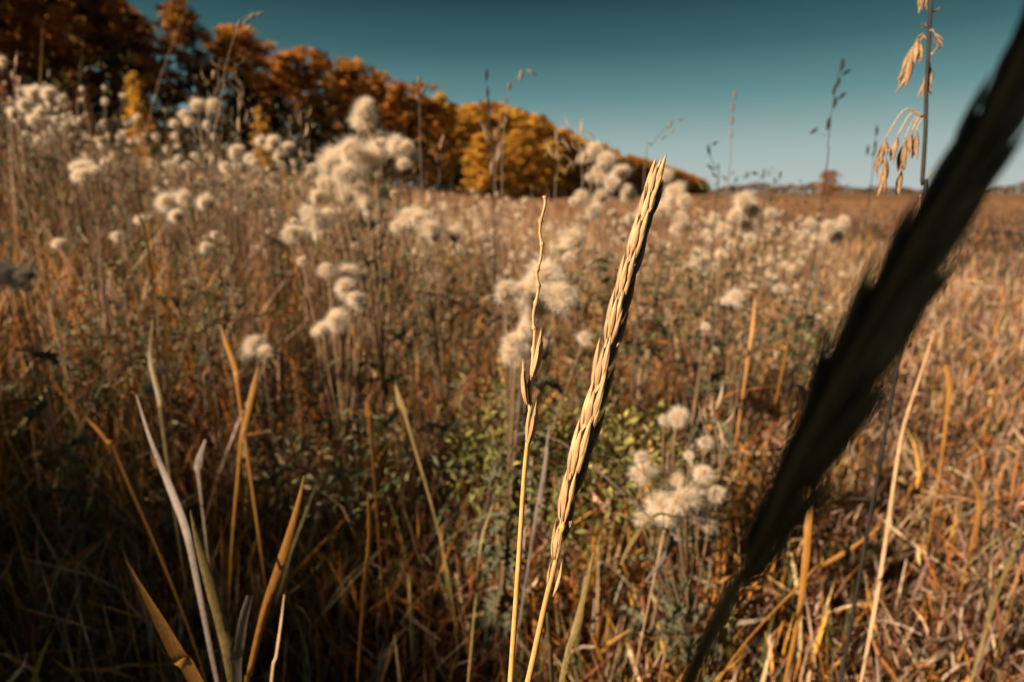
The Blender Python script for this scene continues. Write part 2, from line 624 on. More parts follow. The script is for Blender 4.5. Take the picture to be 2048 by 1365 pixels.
ORANGE = [(0.52, 0.22, 0.026), (0.44, 0.165, 0.02), (0.58, 0.27, 0.035), (0.26, 0.10, 0.018), (0.15, 0.075, 0.02)]
GOLD = [(0.74, 0.39, 0.05), (0.66, 0.30, 0.035), (0.56, 0.31, 0.05)]
DARK = [(0.022, 0.026, 0.012), (0.035, 0.035, 0.014), (0.09, 0.05, 0.014)]
ORANGE_DIM = [(0.34, 0.14, 0.02), (0.26, 0.10, 0.016), (0.42, 0.18, 0.025), (0.10, 0.05, 0.014), (0.05, 0.035, 0.014)]  # lens dimming at the left painted into these birch colours
V_DIM = [tree_meshes(150 + i, ORANGE_DIM, [4, 3, 2, 2, 2]) for i in range(4)]
V_OR = [tree_meshes(100 + i, ORANGE, [4, 3, 3, 2, 1]) for i in range(5)]
V_GO = [tree_meshes(200 + i, GOLD, [3, 2, 2]) for i in range(3)]
V_DK = [tree_meshes(300 + i, DARK, [3, 2, 1], True) for i in range(2)]

ORD = ('first second third fourth fifth sixth seventh eighth ninth tenth eleventh twelfth thirteenth fourteenth fifteenth sixteenth seventeenth '
       'eighteenth nineteenth twentieth').split()
TENS = ['twenty', 'thirty', 'forty', 'fifty', 'sixty', 'seventy', 'eighty', 'ninety', 'hundred']


def ordinal(i):
    if i == 99:
        return 'hundredth'
    if i > 99:
        return 'hundred-and-' + ORD[i - 100]
    if i < 20:
        return ORD[i]
    t, u = divmod(i + 1, 10)
    t -= 2
    return (TENS[t][:-1] + 'ieth') if u == 0 else TENS[t] + '-' + ORD[u - 1]


def place_tree(name, variant, x, y, height, wide, rz, label, cat_, group):
    z = float(H(x, y))
    e = empty(name, (x, y, z - 0.05))
    s = height / 14.3
    e.scale = (s * wide, s * wide, s)
    e.rotation_euler = (0, 0, rz)
    add('trunk', variant[0], e)
    add('crown', variant[1], e)
    return tag(e, label, cat_, group)


def top_height(x, y):
    """Tree height that reaches the woodland's outline at this spot."""
    z0 = float(H(x, y))
    X, _, d = proj((x, y, z0 + 8))
    yy = np.interp(X, SIL[:, 0], SIL[:, 1])
    p = px(X, yy, d)
    lo, hi = 2.0, 40.0
    for _ in range(30):
        m = (lo + hi) / 2
        if proj((x, y, z0 + m))[1] > yy:
            lo = m
        else:
            hi = m
    return (lo + hi) / 2


def build_wood():
    seg = np.linalg.norm(np.diff(EDGE, axis=0), axis=1)
    cum = np.concatenate([[0], np.cumsum(seg)])

    def at(s):
        return np.interp(s, cum, EDGE[:, 0]), np.interp(s, cum, EDGE[:, 1])
    spots = []
    s = cum[1] + 6.0
    i = 0
    while True:
        x, y = at(s)
        if y > 165:
            break
        ox = rng.uniform(-1.2, 1.2)
        X, Y, d = proj((x + ox, y, 3))
        if d > 1 and -260 < X:
            spots.append((X, x + ox, y))
        s += 2.5 + y * 0.016
        i += 1
    spots.sort()
    for i, (X, x, y) in enumerate(spots):
        hh = top_height(x, y) * rng.uniform(0.95, 1.10)
        v = V_DIM[i % 4] if X < 430 else V_OR[i % 5] if X < 840 else (V_OR[:2] + V_GO)[(i * 3) % 5]
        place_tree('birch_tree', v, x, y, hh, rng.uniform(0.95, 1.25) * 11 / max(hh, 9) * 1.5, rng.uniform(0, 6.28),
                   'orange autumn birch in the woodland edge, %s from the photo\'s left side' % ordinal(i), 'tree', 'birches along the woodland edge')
    # unseen young birches added to throw shade over the left of the meadow
    for i, (x, y, h, wd) in enumerate([(-7.9, -6.6, 4.9, 1.4), (-8.1, -6.1, 4.95, 1.4), (-8.4, -5.6, 5.0, 1.4), (-8.75, -4.95, 4.85, 1.4), (-9.0, -4.45, 4.78, 1.3), (-9.6, -3.3, 4.55, 1.35), (-10.3, -1.9, 4.7, 1.45), (-11.2, -0.4, 4.85, 1.45), (-12.1, 1.2, 5.4, 1.5), (-13.0, 2.9, 5.7, 1.55)]):
        place_tree('shade_birch', V_OR[i % 5], x, y, h, wd, i * 1.3, 'unseen young birch added to cast shade from the left, %s from the back' % ordinal(i), 'tree', 'unseen birches added to cast shade from the left')
    # dark evergreens standing in front of the birches
    dk = [(415, 45, 5.6), (500, 47, 8.2), (575, 50, 8.0), (640, 54, 7.4), (700, 58, 6.4), (235, 38, 6.5), (110, 35, 6.0)]
    dk.sort()
    for i, (X, d, h) in enumerate(dk):
        p = px(X, 385, d)
        place_tree('spruce_tree', V_DK[i % 2], p.x, p.y, h, 1.35, rng.uniform(0, 6.28),
                   'dark blackish green evergreen before the orange birches, %s from the left' % ordinal(i), 'tree', 'dark evergreens before the birches')
    # low golden trees standing out into the meadow
    go = [(535, 30, 3.6, 0.9, 'slim golden sapling in front of the dark evergreens'), (300, 29, 4.8, 0.9, 'slim orange sapling before the dark left end of the wood'),
          (955, 46, 5.2, 2.1, 'bushy golden tree at the left of three beyond the thistles'), (1030, 48, 5.8, 2.0, 'bushy golden tree in the middle of three beyond the thistles'),
          (1105, 50, 5.2, 2.1, 'bushy golden tree at the right of three beyond the thistles')]
    for i, (X, d, h, wd, lab) in enumerate(go):
        p = px(X, 385, d)
        place_tree('golden_tree', V_GO[i % 3], p.x, p.y, h, wd, rng.uniform(0, 6.28), lab, 'tree', 'golden trees in front of the wood')
    p = px(1655, 392, 120)
    place_tree('lone_tree', V_OR[2], p.x, p.y, 5.6, 2.9, 0.4, 'lone round brown tree on the far flat horizon', 'tree', None)
    # the depth of the wood and its far end, which read as one mass
    parts = []
    for k in range(150):
        s = rng.uniform(cum[1], cum[-1]) if k < 70 else cum[4] + (cum[-1] - cum[4]) * ((k - 70) / 80.0)
        x, y = at(s)
        dx, dy = (-0.92, 0.38)
        off = rng.uniform(3, 14) if k < 70 else rng.uniform(0, 6)
        x, y = x + dx * off, y + dy * off
        X, Y, d = proj((x, y, 3))
        if d < 1 or X < -300:
            continue
        v, q, c = V_OR[k % 5][2] if k % 3 else V_GO[k % 3][2]
        hh = top_height(x, y) * rng.uniform(0.9, 1.04)
        sc = hh / 14.3
        m = min(1.0, 6 / hh + 0.5) * sc * 2.0
        step = 2 if d < 150 else 4
        n4 = len(v) // 4
        keep = np.arange(0, n4, step)
        vv = v.reshape(n4, 4, 3)[keep].copy()
        ctr = vv.mean(1, keepdims=True)
        vv = ctr + (vv - ctr) * (1.3 if step == 2 else 1.9)
        a = rng.uniform(0, 6.28)
        rot = np.array([[math.cos(a), -math.sin(a), 0], [math.sin(a), math.cos(a), 0], [0, 0, 1]])
        vv = vv.reshape(-1, 3) @ rot.T * np.array([m, m, sc]) + np.array([x, y, float(H(x, y))])
        cc = c.reshape(n4, 4, 3)[keep].reshape(-1, 3)
        b = (np.arange(len(keep)) * 4)[:, None]
        qq = np.stack([b + np.array([0, 1, 2]), b + np.array([0, 2, 3])], 1).reshape(-1, 3)
        parts.append((vv, qq, cc))
    # bushes and brambles that close the foot of the wood
    n = 30000
    s = cum[1] + (cum[-1] - cum[1]) * rng.uniform(0, 1, n) ** 1.5
    x, y = at(s)
    off = rng.uniform(1.0, 9.0, n)
    x, y = x - 0.92 * off, y + 0.38 * off
    hm = 2.6 + 1.6 * np.sin(s * 0.9) * np.sin(s * 0.37 + 1) + 0.12 * off
    P = np.stack([x, y, H(x, y) + hm * rng.uniform(0, 1, n) ** 0.8], -1)
    cc = palette(n, [(0.04, 0.035, 0.014), (0.08, 0.05, 0.018), (0.02, 0.022, 0.01), (0.22, 0.10, 0.02)], [4, 3, 4, 1])
    parts.append(leaves(P, rng.uniform(0.35, 0.7, n) * (1 + 0.004 * y), cc, 0.8, 0.2))
    V, Q, Cc = cat(parts)
    o = add('woodland', mesh_big('woodland', V, Q, M_CROWN, Cc))
    tag(o, 'orange and rust autumn wood receding to the horizon', 'woodland', None, 'stuff')
    # far belt of woods on the horizon
    parts = []
    n = 9000
    X = rng.uniform(-200, 2500, n)
    d = rng.uniform(520, 640, n)
    x = (X - 1024) / FPX * d
    hmax = 6.5 + 2.2 * np.sin(X * 0.013) + 1.3 * np.sin(X * 0.047 + 1) + 1.0 * np.sin(X * 0.11)
    z = rng.uniform(0, 1, n) ** 0.8 * hmax
    P = np.stack([x, d, z], -1)
    c = palette(n, [(0.10, 0.055, 0.03), (0.16, 0.08, 0.03), (0.05, 0.045, 0.035), (0.22, 0.11, 0.04)], [4, 3, 3, 1])
    v, q, c = leaves(P, rng.uniform(2.0, 4.2, n), c, 0.8, 0.2)
    o = add('distant_forest', mesh_big('distant_forest', v, q, M_CROWN, c))
    tag(o, 'low brown belt of woods along the far horizon', 'woodland', None, 'stuff')


build_wood()


# ------------------------------------------------------------------ meadow grass, litter and undergrowth
def wedge(n, r0, r1, half, power=1.0):
    """Points in front of the camera, spread by r ** power."""
    u = rng.uniform(0, 1, n)
    r = r0 * (r1 / r0) ** (u ** power)
    a = rng.uniform(-half, half, n)
    return r * np.sin(a), r * np.cos(a), r


G_RUST, G_GOLD, G_TAN = (0.42, 0.155, 0.042), (0.58, 0.28, 0.06), (0.56, 0.37, 0.19)
G_PINK, G_RED, G_OLIVE, G_BROWN = (0.46, 0.32, 0.23), (0.32, 0.085, 0.035), (0.11, 0.115, 0.035), (0.14, 0.07, 0.03)


def lim_height(x, y, r):
    """Usual height of the grass: low near the camera and on the right, tall on the left and further off."""
    h = 0.15 + 0.20 * np.clip((r - 0.4) / 1.6, 0, 1) + 0.13 * np.clip((r - 1.8) / 2, 0, 1)
    h = h + 0.10 * np.clip((-x - 0.2) / 0.8, 0, 1) + 0.16 * np.clip((-x - 0.8) / 1.2, 0, 1)
    h = h - 0.24 * np.clip((x - 0.25) / 1.2, 0, 1) * np.clip((r - .5) / 1.0, 0, 1)
    h = np.where((x > 0.72 * y) & (r > 6), h * 0.45, h)
    return np.clip(h, 0.1, 0.9)


def patch(x, y, f, ph):
    return 0.5 + 0.5 * np.sin(x * f + ph + 1.7 * np.sin(y * f * 0.6 + ph * 2)) * np.cos(y * f * 0.9 - ph)


def build_grass():
    P = []
    # near sward: broad leaves in clumps close by, finer and thicker set further off
    for n, r0, r1, w0, w1, pw, gap in ((38000, 0.17, 1.9, 0.0022, 0.0070, 0.62, 0.45), (66000, 1.4, 9.5, 0.0028, 0.0075, 0.8, 0.3)):
        x, y, r = wedge(int(n * 1.5), r0, r1, R(64), pw)
        keep = patch(x, y, 9.0, 1.9) * 0.6 + patch(x, y, 21.0, 0.4) * 0.4 > gap * rng.uniform(0, 1.6, len(x))
        x, y, r = x[keep][:n], y[keep][:n], r[keep][:n]
        n = len(x)
        hl = lim_height(x, y, r)
        clump = patch(x, y, 5.0, 0.7)
        h = hl * rng.uniform(0.35, 1.2, n) * (0.75 + 0.5 * clump)
        tall = rng.uniform(size=n) < 0.07
        h = np.where(tall, h * 1.4, h)
        w = rng.uniform(w0, w1, n) * (1 + 0.09 * r)
        az = rng.uniform(0, 6.28, n)
        lean = np.abs(rng.normal(0.10, 0.36, n))
        face = rng.uniform(0, 6.28, n)
        droop = np.clip(rng.normal(0.40, 0.70, n), 0, 2.1)
        ct = palette(n, [G_RUST, G_GOLD, G_TAN, G_PINK, G_RED, G_OLIVE, G_BROWN, (0.045, 0.04, 0.02)], [6, 4, 4, 4, 2, 3, 3, 2], 0.3)
        # pink-tan straw prevails on the right and far off, rust on the left
        sel = (rng.uniform(size=n) < np.clip(0.10 + (r - 1.0) * 0.16, 0, 0.55))
        ct[sel] = palette(sel.sum(), [(0.66, 0.45, 0.27), (0.60, 0.43, 0.31), G_GOLD], [4, 4, 2])
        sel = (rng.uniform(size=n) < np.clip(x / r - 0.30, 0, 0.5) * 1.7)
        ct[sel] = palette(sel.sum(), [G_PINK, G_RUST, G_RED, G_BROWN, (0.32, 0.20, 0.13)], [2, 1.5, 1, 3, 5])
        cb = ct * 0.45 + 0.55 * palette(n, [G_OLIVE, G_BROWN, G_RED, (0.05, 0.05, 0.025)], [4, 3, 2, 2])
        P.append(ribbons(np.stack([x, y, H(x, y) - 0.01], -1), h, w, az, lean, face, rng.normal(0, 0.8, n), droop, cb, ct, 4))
    # broad short leaves scattered through the sward, orange, yellow and green
    n = 6500
    x, y, r = wedge(n, 0.35, 2.2, R(60), 0.7)
    keep = x < 0.55 * y + 0.1
    x, y, r = x[keep], y[keep], r[keep]
    n = len(x)
    h = lim_height(x, y, r) * rng.uniform(0.6, 1.35, n)
    ct = palette(n, [(0.52, 0.20, 0.03), (0.60, 0.29, 0.05), G_RED, (0.12, 0.13, 0.04), (0.20, 0.17, 0.06), G_TAN], [5, 4, 2, 3, 3, 2])
    cb = ct * 0.5 + 0.5 * palette(n, [G_OLIVE, (0.06, 0.07, 0.03)], [2, 2])
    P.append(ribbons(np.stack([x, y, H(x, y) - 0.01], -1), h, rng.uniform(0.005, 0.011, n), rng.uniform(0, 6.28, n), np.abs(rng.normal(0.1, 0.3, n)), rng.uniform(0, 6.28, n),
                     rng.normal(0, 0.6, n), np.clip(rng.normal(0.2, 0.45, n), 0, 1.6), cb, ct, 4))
    # meadow beyond
    n = 46000
    x, y, r = wedge(n, 8.0, 70.0, R(58), 0.8)
    h = rng.uniform(0.15, 0.42, n) * (0.8 + 0.4 * patch(x, y, 0.8, 0.3)) * np.clip(1.1 - x / r * 1.1, 0.25, 1.3)
    w = rng.uniform(0.004, 0.010, n) * (r / 8.0) ** 0.8
    az = rng.uniform(0, 6.28, n)
    ct = palette(n, [G_RUST, G_GOLD, G_PINK, (0.34, 0.19, 0.12), G_BROWN], [4, 2, 3, 4, 2])
    cb = ct * 0.7 + 0.3 * np.array(G_BROWN)
    P.append(ribbons(np.stack([x, y, H(x, y) - 0.01], -1), h, w, az, np.abs(rng.normal(0.2, 0.25, n)), rng.uniform(0, 6.28, n),
                     rng.normal(0, 0.6, n), np.clip(rng.normal(0.3, 0.4, n), 0, 1.5), cb, ct, 2))
    V, Q, Cc = cat(P)
    o = add('meadow_grass', mesh_big('meadow_grass', V, Q, M_GRASS, Cc))
    tag(o, 'dense rust, tan and olive dry grass covering the meadow', 'grass', None, 'stuff')

    # curled dead leaves caught in the sward
    n = 12000
    x, y, r = wedge(n, 0.2, 6.0, R(62), 0.75)
    hl = lim_height(x, y, r)
    z = H(x, y) + hl * rng.uniform(0.1, 0.85, n)
    d1 = rand_unit(n)
    d1[:, 2] *= 0.6
    d1 /= np.linalg.norm(d1, axis=1, keepdims=True)
    t = rand_unit(n)
    d2 = t - d1 * (t * d1).sum(1, keepdims=True)
    d2 /= np.linalg.norm(d2, axis=1, keepdims=True)
    c = palette(n, [G_TAN, G_PINK, G_RUST, G_BROWN, (0.30, 0.22, 0.16), G_GOLD], [4, 4, 3, 2, 3, 1])
    v, q, c = curls(np.stack([x, y, z], -1), rng.uniform(0.03, 0.14, n) * (1 + .08 * r), rng.uniform(0.0016, 0.0065, n) * (1 + .12 * r), d1, d2, rng.uniform(0.3, 2.6, n), c, 4)
    o = add('dead_leaves', mesh_big('dead_leaves', v, q, M_LITTER, c))
    tag(o, 'curled tan and grey dead leaves tangled in the grass', 'dead leaves', None, 'stuff')

    # leafy green weeds in patches
    pts, cs, ss = [], [], []
    patches = [(1010, 800, 0.80, 0.08, 1), (1120, 800, 0.84, 0.10, 1), (1240, 870, 0.80, 0.09, 2), (1170, 940, 0.74, 0.09, 1), (1000, 900, 0.72, 0.07, 1), (1300, 870, 0.84, 0.08, 2), (1120, 880, 0.78, 0.10, 1),
               (1250, 560, 1.3, 0.16, 0), (1180, 620, 1.2, 0.15, 0), (1330, 600, 1.3, 0.15, 0), (850, 560, 1.3, 0.16, 0), (760, 480, 1.4, 0.15, 0), (930, 640, 1.2, 0.12, 0),
               (300, 600, 1.3, 0.16, 0), (240, 690, 1.2, 0.13, 0), (150, 480, 1.5, 0.25, 0), (420, 640, 1.2, 0.12, 0), (380, 400, 2.0, 0.3, 0), (200, 960, 0.9, 0.1, 0), (600, 820, 0.95, 0.1, 0),
               (1540, 640, 1.3, 0.15, 0), (1450, 560, 1.4, 0.15, 0), (1500, 430, 1.9, 0.2, 0), (60, 760, 1.1, 0.15, 0), (700, 900, 0.85, 0.1, 0), (1650, 680, 1.2, 0.1, 0),
               (100, 300, 2.2, 0.4, 0), (260, 280, 2.6, 0.4, 0), (450, 300, 2.4, 0.35, 0), (560, 330, 2.2, 0.3, 0), (20, 380, 1.8, 0.3, 0), (700, 360, 1.5, 0.2, 0)]
    for X, Y, d, rad, kind in patches:
        c0 = px(X, Y, d)
        n = 380 if kind else 360
        u = rand_unit(n) * (rng.uniform(0.02, 1, (n, 1)) ** 0.4) * rad
        u *= np.array([1.25, 1.25, 1.0])
        p = np.array(c0)[None] + u - np.array([0, 0, 0.03])
        p[:, 2] = np.maximum(p[:, 2], H(p[:, 0], p[:, 1]) + 0.02)
        pts.append(p)
        if kind == 2:
            cs.append(palette(n, [(0.38, 0.33, 0.08), (0.26, 0.24, 0.055), (0.48, 0.41, 0.16)], [3, 3, 2]))
        elif kind == 1:
            cs.append(palette(n, [(0.15, 0.145, 0.035), (0.24, 0.21, 0.06), (0.08, 0.08, 0.03)], [3, 2, 2]))
        else:
            cs.append(palette(n, [(0.06, 0.07, 0.028), (0.11, 0.11, 0.045), (0.17, 0.14, 0.07), (0.04, 0.045, 0.02)], [3, 3, 2, 2]))
        ss.append(rng.uniform(0.006, 0.019, n) * (0.6 + 0.55 * d))
    v, q, c = leaves(np.concatenate(pts), np.concatenate(ss), np.concatenate(cs), 0.36, 0.6)
    o = add('leafy_undergrowth', mesh_big('leafy_undergrowth', v, q, M_LEAF, c))
    tag(o, 'small leaved olive green weeds growing through the grass', 'undergrowth', None, 'stuff')


build_grass()


# ------------------------------------------------------------------ thistles
def fluff_mesh(seed, units, hairs, wid):
    """A burst thistle head, radius about 1: many parachutes of hair spilling from a tan heart."""
    r = np.random.default_rng(seed)
    V, Q, Cc = [], [], []
    o = 0
    lop = r.normal(size=3) * 0.55
    shed = r.normal(size=3)
    shed /= np.linalg.norm(shed)
    for i in range(units):
        a = r.normal(size=3)
        a[2] += 0.35
        a /= np.linalg.norm(a)
        if a @ shed > 0.45 and r.uniform() < 0.7:
            continue
        a = a + lop * 0.45
        cpos = a * r.uniform(0.05, 0.42)
        ax = a / np.linalg.norm(a)
        L = r.uniform(0.34, 0.72) * (1.35 if r.uniform() < 0.12 else 1)
        n = hairs
        d = r.normal(size=(n, 3)) * 0.70 + ax[None] * 0.75
        d /= np.linalg.norm(d, axis=1, keepdims=True)
        ll = L * r.uniform(0.6, 1.1, (n, 1))
        sag = np.array([0, 0, -0.10])[None] * ll
        s = np.cross(d, r.normal(size=(n, 3)))
        s /= np.linalg.norm(s, axis=1, keepdims=True)
        p0 = np.repeat(cpos[None], n, 0)
        p1 = p0 + d * ll * 0.55
        p2 = p0 + d * ll + sag
        hw = wid * 0.5
        vv = np.stack([p0 - s * hw, p0 + s * hw, p1 - s * hw, p1 + s * hw, p2 - s * hw * 0.4, p2 + s * hw * 0.4], 1).reshape(-1, 3)
        b = (np.arange(n) * 6)[:, None] + o
        Q.append(np.concatenate([b + np.array([0, 1, 3, 2]), b + np.array([2, 3, 5, 4])]))
        inner = np.array([0.90, 0.66, 0.42]) * r.uniform(0.85, 1.1)
        outer = np.array([0.97, 0.89, 0.77]) * r.uniform(0.92, 1.05)
        c = np.stack([inner, inner, inner * 0.45 + outer * 0.55, inner * 0.45 + outer * 0.55, outer, outer])
        Cc.append(np.tile(c, (n, 1)))
        V.append(vv)
        o += len(vv)
    return mesh_big('seed_head', np.concatenate(V), np.concatenate(Q), M_FLUFF, np.clip(np.concatenate(Cc), 0, 0.97))


def cup_mesh():
    V, F = [], []
    prof = [(0.05, -0.62), (0.26, -0.55), (0.33, -0.36), (0.28, -0.16), (0.36, -0.02)]
    n = 10
    for rr, z in prof:
        for k in range(n):
            a = 2 * math.pi * k / n
            q = rr * (1 + (0.12 if k % 2 else -0.06))
            V.append((q * math.cos(a), q * math.sin(a), z))
    for i in range(len(prof) - 1):
        for k in range(n):
            F.append((i * n + k, i * n + (k + 1) % n, (i + 1) * n + (k + 1) % n, (i + 1) * n + k))
    F.append(tuple(range(n - 1, -1, -1)))
    return mesh_small('bract_cup', V, F, M_BRACT, False)


FLUFF = [fluff_mesh(i, 100, 34, 0.012) for i in range(8)]
FLUFF_FAR = [fluff_mesh(20 + i, 42, 18, 0.030) for i in range(6)]
CUP = cup_mesh()


def thistle_leaf(seed):
    r = np.random.default_rng(seed)
    V, F = [], []
    n = 12
    bend = r.uniform(0.6, 1.5)
    for i in range(n + 1):
        t = i / n
        w = 0.16 * math.sin(math.pi * (0.08 + 0.9 * t)) * (1.25 if i % 2 else 0.5)
        x = math.sin(bend * t) / bend
        z = (1 - math.cos(bend * t)) / bend * -1 + 0.25 * t
        cz = 0.05 * math.sin(i * 2.1 + seed)
        V += [(x, -w, z + 0.06 + cz), (x, 0, z), (x, w, z + 0.06 - cz)]
    for i in range(n):
        a = i * 3
        F += [(a, a + 1, a + 4, a + 3), (a + 1, a + 2, a + 5, a + 4)]
    return mesh_small('leaf', V, F, M_TLEAF, False)


TLEAF = [thistle_leaf(i) for i in range(4)]
_k = [0]


def thistle(heads, label, group, near=True, root=None, leaves_n=12, stem_mat=None):
    """heads: list of (point, radius). A branching stem, withered leaves and burst heads."""
    pts = [Vector(h[0]) for h in heads]
    ctr = sum(pts, Vector()) / len(pts)
    if root is None:
        a = rng.uniform(0, 6.28)
        root = Vector((ctr.x + 0.05 * math.cos(a), ctr.y + 0.04 * math.sin(a) + 0.03, 0))
    root.z = float(H(root.x, root.y)) - 0.01
    e = empty('thistle', root)
    top = max(p.z for p in pts)
    tot = top - root.z
    low = min(p.z for p in pts)
    trunk_top = Vector((ctr.x, ctr.y, max(root.z + 0.45 * tot, min(ctr.z, top - 0.02) - 0.03)))
    main = smooth_path([root, root.lerp(trunk_top, 0.5) + Vector((rng.normal() * 0.012, rng.normal() * 0.012, 0)), trunk_top], 9)
    rr = 0.0024 if near else 0.0034
    parts = [tube(main, [rr * (1.15 - 0.5 * i / 8) for i in range(9)], 6, root)]
    for (p, rad) in heads:
        p = Vector(p)
        zt = np.clip((p.z - root.z) * 0.55 / max(1e-3, (trunk_top.z - root.z)), 0.15, 0.97)
        k = int(zt * 8)
        b0 = main[k]
        ax = Vector((0, 0, 1)) * rad * 0.5
        mid = b0.lerp(p - ax, 0.55) + Vector((0, 0, -0.01)) + (p - b0) * 0.06
        parts.append(tube(smooth_path([b0, mid, p - ax], 6), [rr * 0.6, rr * 0.55, rr * 0.5, rr * 0.45, rr * 0.45, rr * 0.45], 5, root))
    v, f = merge(parts)
    add('stem', mesh_small('stem', v, f, stem_mat or M_BROWN_STEM), e)
    for (p, rad) in heads:
        _k[0] += 1
        fl = FLUFF if near else FLUFF_FAR
        o = add('seed_head', fl[_k[0] % len(fl)], e, Vector(p) - root)
        o.scale = (rad * rng.uniform(0.9, 1.15), rad * rng.uniform(0.9, 1.15), rad * rng.uniform(0.8, 1.0))
        o.rotation_euler = (rng.normal() * 0.35, rng.normal() * 0.35, rng.uniform(0, 6.28))
        if near:
            add('bract_cup', CUP, o)
    for i in range(leaves_n):
        t = rng.uniform(0.25, 1.0)
        b0 = main[min(8, int(t * 8))]
        o = add('leaf', TLEAF[i % 4], e, b0 - root)
        s = rng.uniform(0.04, 0.085) * (1.15 - 0.5 * t)
        o.scale = (s, s * rng.uniform(0.7, 1.2), s)
        o.rotation_euler = (rng.normal() * 0.3, rng.uniform(-0.5, 0.6), i * 2.4 + rng.uniform(-0.4, 0.4))
    tag(e, label, 'thistle', group)
    return e


def heads_px(lst, d, jit=0.03):
    out = []
    for X, Y, rp in lst:
        dd = d * (1 + rng.normal() * jit)
        out.append((px(X, Y, dd), rp / FPX * dd * rng.uniform(0.85, 1.1)))
        if rng.uniform() < 0.55 and rp > 18:
            out.append((px(X + rng.normal() * rp * 0.9, Y + abs(rng.normal()) * rp * 0.7, dd * (1 + rng.normal() * jit)), rp / FPX * dd * rng.uniform(0.4, 0.7)))
    return out


